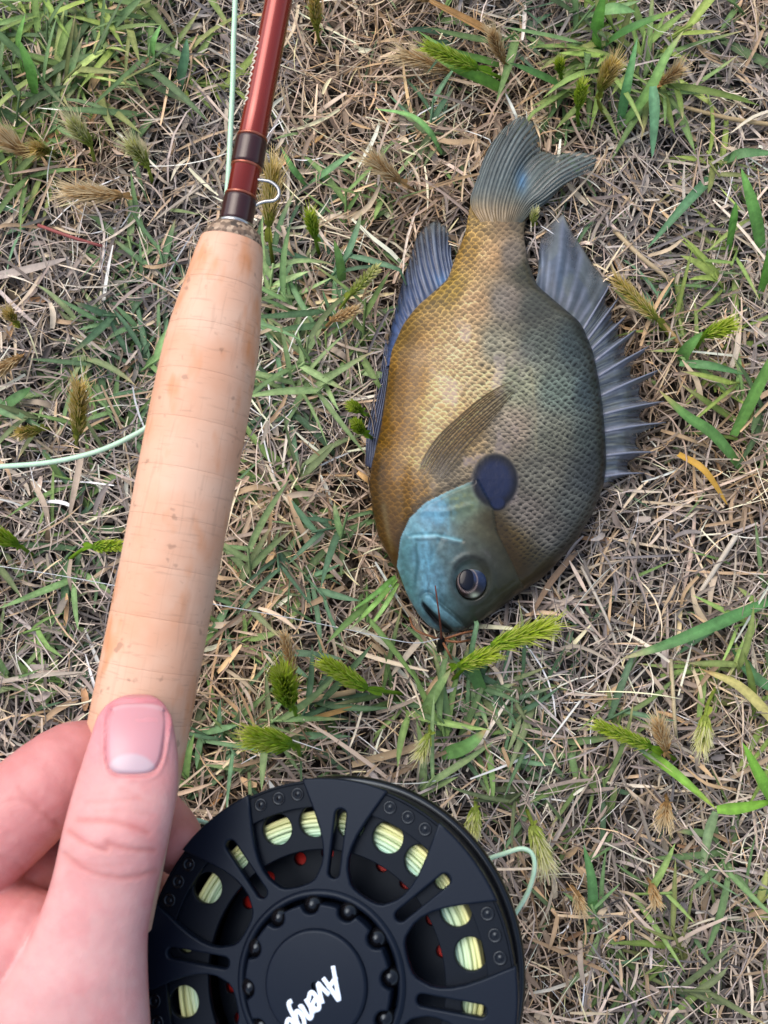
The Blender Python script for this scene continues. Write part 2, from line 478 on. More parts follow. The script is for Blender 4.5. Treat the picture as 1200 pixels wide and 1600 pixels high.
outer = link('dry_grass_litter', make_mesh('outer_litter', v2, q2, c2), M_straw)
tag(outer, 'dry straw litter spreading over the lawn around', 'dry grass', kind='stuff')

# ------------------------------------------------------------------ individual larger straws lying on the litter
def zone(u, v):
    if u < 330 and v < 420: return 'left of the red rod'
    if u < 330 and v < 1150: return 'left of the cork grip'
    if u < 700 and v < 340: return 'between the red rod and the tail fin'
    if u < 620 and v < 950: return 'between the cork grip and the fish'
    if v < 330: return 'beyond the tail fin'
    if u > 900 and v < 800: return 'beside the spiny back fin'
    if v < 1230 and u < 900: return 'between the fish mouth and the reel'
    if v < 1230: return 'beside the forehead of the fish'
    return 'beside the black reel'

LANDMARKS = [(30, 30, 'at the far lawn corner left of the rod'), (170, 60, 'between the lawn corner and the fly line'), (40, 200, 'beside the bushy olive tan seed head'), (150, 200, 'beside a pale green spiky seed head'), (330, 130, 'touching the line beside the rod'),
    (50, 320, 'beside the thin reddish runner stem'), (265, 410, 'against the top of the cork grip'), (60, 420, 'beside the wide pale flattened straw'), (230, 520, 'against the upper half of the cork grip'), (120, 600, 'beside the upright green and tan seed head'),
    (20, 640, 'above the fly line at the lawn edge'), (215, 660, 'where the fly line passes behind the grip'), (110, 760, 'below the fly line'), (150, 850, 'beside the small seed head pointing at the grip'), (20, 870, 'beside the seed head cut by the lawn edge'),
    (90, 930, 'along the clear leader left of the grip'), (120, 1060, 'just above the index finger'), (20, 1090, 'beside the flat white straw'), (420, 440, 'between the burl cork ring and the anal fin'), (540, 390, 'left of the anal fin'), (590, 290, 'left of the tail fin'), (470, 290, 'beside the wire keeper'),
    (480, 560, 'midway between the cork grip and the golden belly'), (540, 610, 'beside the belly fin'), (430, 760, 'right of the lower cork grip'), (480, 890, 'left of the blue cheek'), (575, 900, 'touching the blue cheek'), (400, 990, 'beside the leader right of the grip'),
    (340, 1110, 'right of the thumb tip'), (300, 1220, 'between the thumb and the reel'), (450, 1110, 'under the plump green seed head'), (430, 1190, 'touching the reel rim'), (525, 1140, 'under the combed green seed head'), (640, 1060, 'below the fish mouth'),
    (730, 1090, 'under the long seed head below the fish chin'), (660, 1215, 'just above the reel rim'), (740, 1210, 'beside the seed head hanging next to the reel'), (860, 1100, 'below the fish forehead'), (900, 1190, 'beside the slim yellow-green seed head'),
    (1010, 520, 'against the spiny back fin'), (1110, 560, 'beside the short broad leaf by the back fin'), (1170, 620, 'beside the folded pale blade'), (1160, 430, 'beside the fresh green blades at the lawn edge'), (1190, 700, 'beside the orange yellow dead blade'), (1150, 260, 'beside the arched green blade'),
    (1170, 1000, 'under the long bleached-tip blade'), (1130, 1070, 'beside the yellow half-dead blade'), (1190, 1130, 'beside the broad bright blade at the lawn edge'), (930, 80, 'inside the clump beyond the tail'), (990, 150, 'at the foot of the hanging blue-green blade'), (880, 215, 'touching the tail fin'),
    (1020, 50, 'behind the clump beyond the tail'), (720, 20, 'above the bright seed head beyond the tail'), (690, 235, 'by the curved sprout near the tail fin'), (1170, 20, 'at the far lawn corner beyond the back fin'), (850, 1220, 'beside the loop of line'), (930, 1310, 'beside the slim bent blade'),
    (950, 1430, 'beside the reel where the line loops out'), (1150, 1450, 'on the bare straw farthest from the rod'), (1060, 1550, 'on the straw at the near lawn edge'), (1130, 1340, 'beside the hanging white-tipped blade'), (970, 1490, 'among grey straw beside the reel'), (1000, 960, 'beside the crossed white stems'), (520, 120, 'beside the red blank'), (1080, 330, 'behind the back fin')]
def landmark(u, v):
    return min(LANDMARKS, key=lambda p: (p[0] - u) ** 2 + (p[1] - v) ** 2)[2]

def px_curve(pts, n):
    """pts: (u, v, z) in photograph pixels and metres above the soil -> points in the place."""
    P = np.array([at_z(u, v, z) for u, v, z in pts])
    return spline(P, n)

def straw_thing(pts, width, color, label, group=None, kind='leaf', n=9, cat='straw', name='straw', tipc=None, mat=None):
    P = px_curve(pts, n)
    org = Vector((float(P[0, 0]), float(P[0, 1]), 0.0))
    lin = srgb(color)[None] * np.ones((n, 3))
    if tipc is not None:
        tt = np.linspace(0, 1, n)[:, None] ** 1.5
        lin = lin * (1 - tt) + srgb(tipc)[None] * tt
    if kind == 'tube':
        V, Q, C = tube(P, width * np.linspace(1, 0.85, n), 7, True, lin)
    else:
        prof = np.sin(np.linspace(0.22, 0.985, n) * np.pi) ** 0.6
        V, Q, C = ribbons(P[None], (width * prof)[None], random.uniform(-0.35, 0.35), random.uniform(0.15, 0.5), lin[None])
    o = link(name, make_mesh(name, V - np.array(org), Q, C), mat or M_straw, None, org)
    return tag(o, label, cat, group)

NAMED_STRAWS = [  # pts (u,v,z), half width m, colour, kind, label
    ([(-30, 436, .012), (40, 422, .014), (108, 403, .013)], .0016, (205, 190, 178), 'leaf', 'wide pale flattened straw pointing at the cork grip from the edge of the lawn'),
    ([(1150, 838, .016), (1120, 885, .013), (1086, 938, .010)], .0010, (225, 214, 196), 'tube', 'short thick whitish straw split at its lower end, beside the forehead of the fish'),
    ([(908, 885, .011), (945, 960, .014), (967, 1018, .011)], .0006, (215, 205, 190), 'tube', 'thin white straight stem crossing another stem beside the forehead of the fish'),
    ([(1048, 1030, .012), (1052, 1090, .013), (1056, 1150, .010)], .0008, (222, 205, 165), 'tube', 'upright pale yellow stem under the long green blade'),
    ([(1230, 198, .012), (1140, 185, .014), (1060, 165, .012)], .0009, (212, 186, 140), 'tube', 'long straight tan stem reaching in from the lawn beyond the back fin'),
    ([(960, 360, .010), (1000, 400, .014), (1050, 440, .012)], .0010, (210, 188, 150), 'tube', 'stout tan stem right beside the tip of the back fin'),
    ([(965, 440, .010), (1020, 490, .013), (1070, 545, .009)], .0012, (205, 170, 115), 'tube', 'stout golden stem lying against the spiny back fin'),
    ([(900, 862, .012), (860, 910, .014), (828, 965, .012)], .0012, (168, 138, 110), 'leaf', 'brown folded straw coming out from under the head of the fish'),
    ([(550, 1195, .012), (640, 1170, .013), (690, 1150, .011)], .0014, (190, 165, 130), 'leaf', 'long bent straw just above the reel rim'),
    ([(600, 1218, .011), (660, 1190, .013), (720, 1165, .011)], .0010, (180, 152, 120), 'leaf', 'second bent straw just above the reel rim'),
    ([(465, 1098, .016), (510, 1088, .016), (555, 1080, .014)], .0012, (210, 180, 135), 'tube', 'hollow cut stem below the combed green seed head'),
    ([(480, 1125, .014), (525, 1112, .016), (565, 1102, .015)], .0010, (200, 158, 95), 'leaf', 'golden curled straw below the hollow cut stem'),
    ([(60, 352, .012), (110, 370, .016), (160, 385, .014)], .0007, (176, 96, 92), 'tube', 'thin reddish pink runner stem left of the burl cork ring'),
    ([(0, 1065, .012), (60, 1055, .014), (130, 1050, .013)], .0009, (222, 208, 190), 'leaf', 'flat white straw just above the gripping hand'),
    ([(0, 655, .010), (60, 690, .014), (100, 720, .012)], .0006, (200, 180, 150), 'tube', 'thin tan stem under the pale fly line left of the grip'),
    ([(1060, 710, .012), (1100, 735, .018), (1136, 788, .012)], .0013, (214, 168, 70), 'leaf', 'curved orange yellow dead blade beside the spiny back fin'),
    ([(860, 1020, .010), (905, 1010, .013), (985, 1050, .012)], .0007, (205, 190, 170), 'leaf', 'pale curled straw beside the bright seed head under the fish chin'),
    ([(130, 700, .012), (118, 760, .016), (108, 810, .012)], .0012, (205, 185, 165), 'leaf', 'short papery sheath under the spiky seed head beside the fly line'),
]
for pts, w, colr, kind, lab in NAMED_STRAWS:
    straw_thing(pts, w, colr, lab, None, kind)

placed = 0
while placed < 170:
    u = random.uniform(-20, 1220); vv = random.uniform(-20, 1620)
    if over_fish(np.array([u]), np.array([vv]))[0]: continue
    if u < 810 and vv > 1220 and not (u > 800): continue
    a = random.uniform(0, 2 * math.pi); L = random.uniform(35, 105) / 2
    bend = random.uniform(-0.25, 0.25) * L
    du, dv = math.cos(a) * L, math.sin(a) * L
    zz = random.uniform(0.010, 0.014)
    pts = [(u - du, vv - dv, zz - random.uniform(0, .004)), (u - dv * bend / L, vv + du * bend / L, zz + .002), (u + du, vv + dv, zz - random.uniform(0, .004))]
    if over_fish(np.array([p[0] for p in pts]), np.array([p[1] for p in pts])).any(): continue
    colr = STRAW[random.choice([0, 2, 5, 6, 9, 10])] * random.uniform(0.92, 1.12)
    kd = random.choice(['leaf', 'leaf', 'tube'])
    zn = zone(u, vv)
    straw_thing(pts, random.uniform(.0006, .0013) * (0.6 if kd == 'tube' else 1), np.clip(colr, 0, 240), ('long ' if L > 36 else 'short ') + ('pale' if colr.sum() > 585 else 'tan' if colr[0] - colr[2] > 45 else 'greyish') + (' dry stem ' if kd == 'tube' else ' straw leaf ') + landmark(u, vv), 'loose straws ' + landmark(u, vv), kind, 7)
    placed += 1

# ------------------------------------------------------------------ green grass
GREEN = np.array([(116, 152, 106), (130, 164, 106), (104, 140, 106), (142, 170, 100), (122, 154, 88), (100, 134, 100), (152, 178, 120), (136, 152, 106)], float)

def blade_pts(p0, az, el, L, droop, n=7, twist=0.0):
    s = np.linspace(0, 1, n)
    A = az + twist * s; E = el - droop * s
    d = np.stack([np.cos(A) * np.cos(E), np.sin(A) * np.cos(E), np.sin(E)], 1) * (L / (n - 1))
    P = np.asarray(p0) + np.vstack([[0, 0, 0], np.cumsum(d[:-1], 0)])
    P[:, 2] = np.maximum(P[:, 2], 0.003)
    return P

def clear_fish(P, lim=0.006):
    u, v = proj(P)
    m = over_fish(u, v)
    P = P.copy(); P[:, 2] = np.where(m, np.minimum(P[:, 2], lim), P[:, 2])
    return P

def blade_profile(n):
    s = np.linspace(0, 1, n)
    return np.minimum(1, 0.62 + 1.6 * s) * (1 - s ** 3.2) ** 0.9 + 0.02

def blade_mesh(P, hw, colr, tipc=None, roll=0.0, fold=0.3):
    n = len(P)
    s = np.linspace(0, 1, n)[:, None]
    base = srgb(colr); tip = srgb(tipc) if tipc is not None else base * 1.05
    pale = base * 1.15
    lin = pale * (1 - sstep(0, .25, s)) + base * sstep(0, .25, s)
    lin = lin * (1 - sstep(.7, 1.0, s)) + tip * sstep(.7, 1.0, s)
    lin = lin * (0.86 + .28 * vnoise(np.arange(n) * 1.3 + random.random() * 60, np.zeros(n)))[:, None]
    return ribbons(P[None], (hw * blade_profile(n))[None], roll, fold, lin[None], None, (0.86, 1.28, 0.98))

def tuft(u, v, spread, shoots, label, group, scale=1.0, palette=GREEN):
    base = at_z(u, v, 0.004)
    t = tag(empty('grass_tuft', (base[0], base[1], 0.0)), label, 'grass', group)
    org = np.array(t.location)
    for k in range(int(shoots * (1.15 if u < 330 and v < 230 else 1.0) + .6)):
        a = random.uniform(0, 2 * math.pi); r = math.sqrt(random.random()) * spread / 4250.0
        p = np.array([base[0] + r * math.cos(a), base[1] + r * math.sin(a), 0.0045])
        saz = random.uniform(0, 2 * math.pi); sel = random.uniform(0.2, 1.0)
        Ls = random.uniform(0.008, 0.020) * scale
        stem = clear_fish(blade_pts(p, saz, sel, Ls, random.uniform(0.1, .6), 5), .004)
        colr = palette[random.randrange(len(palette))] * random.uniform(0.82, 1.15)
        V, Q, C = tube(stem, 0.0005, 5, True, srgb(colr * 1.05)[None])
        link('stem', make_mesh('stem', V - org, Q, C), M_leaf, t)
        nl = random.randint(3, 5)
        for i in range(nl):
            f = (i + 0.6) / nl
            q = stem[0] * (1 - f) + stem[-1] * f
            side = saz + (1 if i % 2 else -1) * random.uniform(0.3, 1.15)
            L = random.uniform(0.010, 0.028) * scale
            P = clear_fish(blade_pts(q, side, sel * random.uniform(0.2, 0.9), L, random.uniform(0.1, 0.9), 6, random.uniform(-.4, .4)))
            tipc = (206, 186, 140) if random.random() < 0.25 else None
            V, Q, C = blade_mesh(P, random.uniform(0.00055, 0.00130) * scale, colr * random.uniform(.9, 1.12), tipc, random.uniform(-.5, .5), random.uniform(.1, .5))
            link('blade', make_mesh('blade', V - org, Q, C), M_leaf, t)
    return t

TUFTS = [(60, 60, 120, 14), (160, 90, 100, 10), (60, 170, 80, 9), (190, 20, 90, 7), (20, 120, 70, 7), (110, 140, 70, 7), (40, 330, 60, 4), (230, 40, 80, 5), (150, 200, 60, 4), (290, 150, 40, 3), (30, 250, 60, 4), (100, 10, 90, 6),
         (200, 560, 60, 7), (235, 620, 50, 6), (150, 520, 50, 4), (240, 480, 50, 5), (60, 640, 60, 3), (20, 610, 40, 3), (265, 410, 50, 4), (210, 690, 40, 3),
         (430, 520, 55, 7), (480, 560, 60, 9), (450, 620, 55, 6), (540, 600, 50, 6), (500, 480, 50, 4), (560, 540, 40, 3), (430, 750, 50, 4), (410, 820, 45, 3), (480, 880, 55, 5), (540, 850, 45, 4),
         (390, 910, 40, 3), (575, 900, 35, 3), (420, 460, 40, 4),
         (400, 990, 45, 3), (350, 1110, 55, 5), (320, 1180, 50, 5), (450, 1130, 40, 3), (525, 1150, 40, 3), (640, 1060, 50, 3), (720, 1090, 55, 6), (765, 1130, 55, 5), (740, 1200, 50, 3), (870, 1130, 60, 4),
         (905, 1180, 55, 5), (860, 1090, 40, 2), (660, 1215, 45, 3), (300, 1240, 35, 3), (420, 1190, 50, 4),
         (1110, 560, 60, 5), (1015, 520, 45, 4), (1175, 620, 45, 4), (1160, 430, 55, 4), (1190, 330, 45, 3), (1120, 255, 45, 3), (1190, 700, 45, 3), (1170, 1000, 55, 5), (1135, 1060, 40, 2), (1190, 1120, 40, 3),
         (930, 80, 60, 6), (945, 45, 55, 6), (975, 110, 45, 5), (870, 60, 50, 4), (980, 150, 50, 5), (1020, 60, 45, 3), (700, 20, 55, 3), (765, 30, 45, 3), (690, 235, 40, 5), (880, 215, 35, 3), (1170, 15, 40, 3),
         (850, 1215, 40, 3), (925, 1310, 40, 2), (945, 1420, 45, 3), (1150, 1450, 50, 4), (1090, 1490, 40, 2), (1060, 1560, 40, 2), (970, 1490, 40, 2), (1130, 1340, 30, 2),
         (60, 960, 55, 3), (130, 1060, 50, 4), (150, 790, 50, 3), (30, 870, 50, 3), (110, 840, 45, 3), (20, 1090, 40, 2), (540, 390, 35, 2), (595, 300, 30, 2)]
for u, v, s, n in TUFTS:
    lm = landmark(u, v)
    sz = 'dense bushy' if n >= 7 else 'leafy' if n >= 5 else 'small' if n >= 3 else 'sparse tiny'
    tuft(u, v, s, n, sz + ' tuft of short green grass ' + lm, 'grass tufts ' + lm, 1.45 if v < 230 and (u < 330 or 820 < u < 1080) else 1.15, GREEN * np.array([1.1, 1.04, .90]) if (v < 330 and (u > 780 or u < 330)) or u > 1080 else GREEN)
# the lawn goes on outside the view
def lawn_shoots(n):
    az = rng.uniform(0, 2 * np.pi, n); x = rng.uniform(-0.8, 0.8, n); y = rng.uniform(-0.7, 0.95, n)
    keep = ~((np.abs(x) < 0.19) & (y > -0.15) & (y < 0.30)); az, x, y = az[keep], x[keep], y[keep]; n = len(x)
    s = np.linspace(0, 1, 6); L = rng.uniform(0.012, 0.035, n); el = rng.uniform(0.2, 1.2, n)[:, None] - rng.uniform(.2, 1, n)[:, None] * s
    d = np.stack([np.cos(az)[:, None] * np.cos(el), np.sin(az)[:, None] * np.cos(el), np.sin(el)], -1) * (L / 5)[:, None, None]
    P = np.stack([x, y, np.full(n, .002)], -1)[:, None] + np.cumsum(d, 1)
    P[..., 2] = np.maximum(P[..., 2], .002)
    C = srgb(GREEN[rng.integers(0, len(GREEN), n)])[:, None] * np.ones((1, 6, 1))
    return ribbons(P, rng.uniform(.0006, .0012, n)[:, None] * blade_profile(6)[None], 0.0, 0.3, C)
v, q, c = lawn_shoots(9000)
tag(link('lawn_grass', make_mesh('lawn_grass', v, q, c), M_leaf), 'sparse short green grass growing through the surrounding lawn', 'grass', kind='stuff')
# a few fine green shoots scattered inside the view as well
def fine_shoots(n):
    uv = np.stack([rng.uniform(-40, 1240, n), rng.uniform(-40, 1640, n)], -1)
    dens = fbm(uv[:, 0] / 170 + 9, uv[:, 1] / 170 + 3, 3)
    k = (dens > 0.42) & ~over_fish(uv[:, 0], uv[:, 1]); uv = uv[k]; n = len(uv)
    p = at_z_many(uv, np.full(n, .004)); az = rng.uniform(0, 2 * np.pi, n); s = np.linspace(0, 1, 6)
    L = rng.uniform(.008, .024, n); el = rng.uniform(0.1, .9, n)[:, None] - rng.uniform(.2, 1, n)[:, None] * s
    d = np.stack([np.cos(az)[:, None] * np.cos(el), np.sin(az)[:, None] * np.cos(el), np.sin(el)], -1) * (L / 5)[:, None, None]
    P = p[:, None] + np.cumsum(d, 1); P[..., 2] = np.clip(P[..., 2], .002, .02)
    a, b = proj(P); P[..., 2] = np.where(over_fish(a, b), np.minimum(P[..., 2], .004), P[..., 2])
    C = srgb(GREEN[rng.integers(0, len(GREEN), n)] * rng.uniform(.8, 1.1, (n, 1)))[:, None] * np.ones((1, 6, 1))
    return ribbons(P, rng.uniform(.0003, .0008, n)[:, None] * blade_profile(6)[None], 0.0, 0.3, C)
v, q, c = fine_shoots(800)
tag(link('fine_grass', make_mesh('fine_grass', v, q, c), M_leaf), 'fine thin green shoots scattered through the dry litter', 'grass', kind='stuff')

# ------------------------------------------------------------------ single green blades
BLADES = [  # pts, half width, colour, tip colour, label
    ([(1160, 735, .006), (1115, 680, .022), (1072, 650, .028), (1030, 610, .030)], .0017, (98, 142, 76), (190, 180, 110), 'broad green blade with a cut yellow tip pointing at the spiny back fin'),
    ([(1200, 940, .010), (1120, 975, .022), (1040, 1008, .022), (970, 1030, .016)], .0016, (86, 132, 78), (206, 196, 150), 'long green blade with a bleached tip beside the forehead of the fish'),
    ([(1165, 960, .008), (1110, 985, .012), (1055, 1025, .012)], .0012, (70, 108, 72), None, 'dark green blade lying beneath the long bleached-tip blade'),
    ([(1230, 1150, .012), (1160, 1075, .018), (1095, 1045, .014)], .0013, (196, 188, 120), (200, 160, 110), 'yellow half-dead blade pointing away from the lawn edge beside the fish'),
    ([(1145, 1010, .006), (1180, 1060, .014), (1240, 1090, .016)], .0018, (76, 116, 74), None, 'broad dark green blade under the yellow half-dead blade'),
    ([(795, 148, .008), (760, 128, .020), (715, 108, .026), (672, 84, .024)], .0017, (104, 150, 62), (150, 180, 80), 'thick bright green sheath blade under the bright seed head beyond the tail'),
    ([(800, 110, .006), (760, 95, .016), (700, 78, .020), (652, 48, .018)], .0010, (100, 140, 70), None, 'thin green blade above the bright seed head beyond the tail'),
    ([(900, 150, .006), (850, 125, .020), (795, 98, .026)], .0022, (80, 122, 66), (70, 110, 60), 'dark green broad blade leaning toward the tail fin'),
    ([(928, 85, .006), (932, 45, .028), (945, -15, .040)], .0021, (92, 142, 60), None, 'upright broad green blade in the clump beyond the tail'),
    ([(925, 90, .006), (980, 50, .024), (1060, 15, .032)], .0019, (80, 126, 66), (150, 170, 70), 'dark rolled green blade leaning right out of the clump beyond the tail'),
    ([(940, 18, .030), (962, 14, .033), (992, 18, .030)], .0016, (130, 172, 110), None, 'short pale green blade lying flat across the clump beyond the tail'),
    ([(965, 200, .006), (978, 140, .024), (996, 58, .030)], .0014, (96, 148, 92), None, 'slender upright green blade beside the tail fin'),
    ([(960, 210, .006), (1010, 150, .022), (1040, 90, .030), (1068, 48, .032)], .0015, (120, 160, 90), (190, 190, 130), 'long light green blade bending over beyond the tail fin'),
    ([(1020, 135, .026), (1022, 180, .022), (1019, 248, .012)], .0015, (110, 156, 116), None, 'hanging blue-green blade with a sharp tip beyond the tail fin'),
    ([(1130, 260, .006), (1080, 310, .014), (1010, 390, .012)], .0015, (84, 124, 88), None, 'long blue-green blade lying behind the back fin'),
    ([(1128, 256, .008), (1160, 240, .018), (1215, 240, .018)], .0015, (92, 130, 84), None, 'arched green blade reaching off the lawn edge beyond the back fin'),
    ([(1190, 400, .006), (1178, 330, .026), (1158, 262, .034)], .0018, (104, 154, 78), None, 'tall broad blade at the lawn edge level with the back fin'),
    ([(1135, 400, .006), (1144, 350, .022), (1150, 315, .028)], .0015, (98, 150, 66), None, 'short upright fresh green blade at the lawn edge'),
    ([(1180, 470, .006), (1196, 420, .022), (1210, 360, .030)], .0017, (100, 152, 62), None, 'fresh green blade leaning off the lawn edge beside the back fin'),
    ([(1145, 680, .012), (1185, 600, .026), (1215, 540, .030)], .0018, (104, 148, 72), (200, 190, 120), 'folded green blade with pale underside beside the yellow dead blade'),
    ([(1060, 565, .006), (1075, 545, .016), (1098, 518, .022)], .0018, (94, 138, 72), None, 'short broad leaf below a green seed head beside the back fin'),
    ([(1062, 568, .010), (1110, 572, .016), (1165, 585, .014)], .0012, (90, 134, 84), None, 'narrow green blade lying flat beside the back fin'),
    ([(650, 1140, .006), (680, 1080, .022), (705, 1045, .026)], .0014, (136, 166, 104), (200, 196, 140), 'pale striped blade rising from below the fish mouth'),
    ([(760, 1100, .006), (740, 1040, .022), (752, 1020, .022)], .0016, (88, 130, 74), None, 'dark green leaf under the bright seed head below the fish chin'),
    ([(690, 1180, .010), (730, 1165, .018), (760, 1140, .018)], .0018, (104, 148, 84), (210, 180, 130), 'curled green leaf with a tan tip above the reel'),
    ([(1000, 1170, .008), (1050, 1205, .020), (1120, 1265, .024)], .0014, (120, 166, 66), (160, 180, 80), 'arching light green stalk lying beside the reel'),
    ([(1120, 1265, .022), (1160, 1262, .022), (1215, 1250, .020)], .0014, (118, 166, 62), None, 'light green blade running off the lawn edge beside the reel'),
    ([(1118, 1268, .020), (1105, 1310, .014), (1092, 1400, .008)], .0012, (128, 152, 110), (210, 205, 180), 'hanging pale blade with a white tip beside the reel'),
    ([(1215, 1260, .020), (1190, 1220, .028), (1160, 1160, .030)], .0018, (112, 162, 60), None, 'broad bright green blade at the lawn edge beside the reel'),
    ([(925, 1450, .006), (925, 1380, .018), (912, 1320, .020)], .0013, (94, 140, 84), None, 'slim green blade bent at its middle beside the reel'),
    ([(620, 905, .012), (585, 945, .018), (545, 985, .014)], .0008, (140, 184, 96), (200, 210, 160), 'thin bright green blade fanning from the fish cheek'),
    ([(618, 900, .012), (590, 925, .020), (548, 955, .016)], .0007, (124, 174, 90), None, 'thinner green blade fanning from the fish cheek above another'),
    ([(622, 912, .012), (600, 950, .018), (570, 990, .014)], .0007, (150, 190, 110), (205, 215, 170), 'yellowish thin blade fanning from the fish cheek'),
    ([(478, 290, .006), (458, 265, .016), (440, 232, .020)], .0010, (112, 158, 92), None, 'short blade of a V-shaped sprout beside the wire keeper'),
    ([(482, 290, .006), (515, 265, .018), (555, 235, .020)], .0011, (110, 152, 104), None, 'long blade of a V-shaped sprout beside the wire keeper'),
    ([(690, 240, .008), (670, 205, .020), (640, 180, .022), (585, 170, .020)], .0009, (124, 172, 100), None, 'curved thin blade of the sprout beside the tail fin'),
    ([(535, 445, .006), (530, 410, .020), (522, 375, .026)], .0014, (112, 154, 84), (150, 190, 100), 'rounded green leaf tip standing right of the cork grip'),
    ([(40, 120, .006), (30, 70, .024), (40, 20, .032)], .0014, (110, 156, 80), None, 'tall upright green blade in the dense clump left of the rod'),
    ([(62, 165, .006), (48, 110, .024), (28, 60, .030)], .0016, (100, 150, 70), None, 'broad leaning green blade in the dense clump left of the rod'),
    ([(245, 115, .006), (240, 70, .022), (252, 38, .026)], .0013, (104, 152, 84), None, 'short upright green blade beside the fly line'),
    ([(280, 140, .006), (288, 95, .018), (292, 60, .022)], .0014, (90, 130, 96), None, 'blue-green blade beside the pale fly line along the rod'),
    ([(0, 640, .012), (30, 620, .016), (48, 605, .014)], .0016, (84, 122, 72), None, 'broad green blade at the lawn edge left of the grip'),
]
for pts, w, colr, tip, lab in BLADES:
    P = px_curve(pts, 12)
    org = np.array([P[0, 0], P[0, 1], 0.0])
    V, Q, C = blade_mesh(P, w * 1.4, np.minimum(np.array(colr) * 1.15, 235), tip, random.uniform(-.4, .4), random.uniform(.2, .5))
    o = link('grass_shoot', make_mesh('grass_shoot', V - org, Q, C), M_leaf, None, tuple(org))
    tag(o, lab, 'grass')

# ------------------------------------------------------------------ spiky seed heads
def seed_head(pts, L_px, wid, cols, label, awn=1.0, nsp=70, group=None):
    """pts: stem from ground to spike base, then spike tip (last). cols: base, tip, awn colour."""
    P = np.array([at_z(*p) for p in pts])
    base, tip = P[-2], P[-1]
    t = tag(empty('seed_head', (P[0, 0], P[0, 1], 0.0)), label, 'seed head', group)
    org = np.array(t.location)
    st = spline(P[:-1], 10) if len(P) > 2 else resample(P[:-1].repeat(2, 0), 4)
    if len(P) > 2:
        V, Q, C = tube(st, np.linspace(.0008, .0006, 10), 6, True, (srgb(cols[0]) * .9)[None])
        link('stem', make_mesh('stem', V - org, Q, C), M_leaf, t)
        # sheath leaf hugging the stem just below the spike
        sh = st[5:]
        V, Q, C = ribbons(sh[None], np.array([[.0014, .0016, .0015, .0012, .0007]]), 0.2, 0.8, np.repeat((srgb(cols[0]) * np.array([1.05, 1.0, .95]))[None, None], 5, 1))
        link('sheath', make_mesh('sheath', V - org, Q, C), M_leaf, t)
    ax = tip - base; Ls = np.linalg.norm(ax); ax /= Ls
    a = np.cross(ax, [0, 0, 1.0]); a /= np.linalg.norm(a) + 1e-9; b = np.cross(a, ax)
    V, Q, C = tube(resample(np.array([base, tip]), 5), [wid * .45, wid * .55, wid * .5, wid * .4, wid * .15], 7, True, (srgb(cols[0]) * .75)[None])
    rach = link('spike_core', make_mesh('spike_core', V - org, Q, C), M_seed, t)
    nsp = int(nsp * 1.9); k = np.arange(nsp); f = (k + .5) / nsp
    th = k * 2.39996
    prof = np.sqrt(np.clip(1 - (2 * f - .95) ** 2 * .9, .05, 1))
    out = a[None] * np.cos(th)[:, None] + b[None] * np.sin(th)[:, None]
    s0 = base + ax * (f * Ls)[:, None] + out * (wid * .42 * prof)[:, None]
    dr = ax[None] * rng.uniform(.55, 1.0, nsp)[:, None] + out * rng.uniform(.55, .95, nsp)[:, None]
    dr /= np.linalg.norm(dr, axis=1, keepdims=True)
    sl = wid * rng.uniform(.65, 1.05, nsp)
    s = np.linspace(0, 1, 4)
    PP = s0[:, None] + dr[:, None] * (s[None, :, None] * sl[:, None, None]) + ax[None, None] * (s[None, :, None] ** 2 * wid * .35)
    W = (wid * .17) * np.array([.6, 1, .7, .05])[None] * rng.uniform(.8, 1.2, nsp)[:, None]
    c0, c1 = srgb(cols[0]), srgb(cols[1])
    mixf = np.clip(f[:, None] * .8 + rng.uniform(-.25, .25, (nsp, 1)) + .1, 0, 1)
    cc = (c0 * (1 - mixf) + c1 * mixf)[:, None] * (0.75 + .45 * s)[None, :, None]
    V, Q, C = ribbons(PP, W, rng.uniform(-1, 1, nsp), 0.5, cc)
    link('spikelets', make_mesh('spikelets', V - org, Q, C), M_seed, t)
    if awn > 0:
        na = int(nsp * 1.1); k = rng.integers(0, nsp, na)
        al = wid * rng.uniform(1.3, 2.3, na) * awn
        d2 = dr[k] + ax * .8 + rng.normal(0, .14, (na, 3)); d2 /= np.linalg.norm(d2, axis=1, keepdims=True)
        PP = s0[k][:, None] + d2[:, None] * (s[None, :, None] * al[:, None, None])
        W = np.array([.00016, .00014, .0001, .00004])[None] * np.ones((na, 1))
        V, Q, C = ribbons(PP, W, 0.0, 0.1, np.repeat((srgb(cols[2]) * rng.uniform(.85, 1.15, (na, 1)))[:, None], 4, 1))
        link('bristles', make_mesh('bristles', V - org, Q, C), M_seed, t)
    return t
G1 = ((122, 168, 34), (192, 214, 56), (206, 218, 96))       # fresh green
G2 = ((146, 156, 56), (226, 192, 100), (232, 206, 140))      # turning
G3 = ((202, 160, 104), (238, 200, 142), (240, 216, 170))     # dry tan
G4 = ((166, 186, 74), (232, 228, 150), (238, 234, 180))     # pale green, open
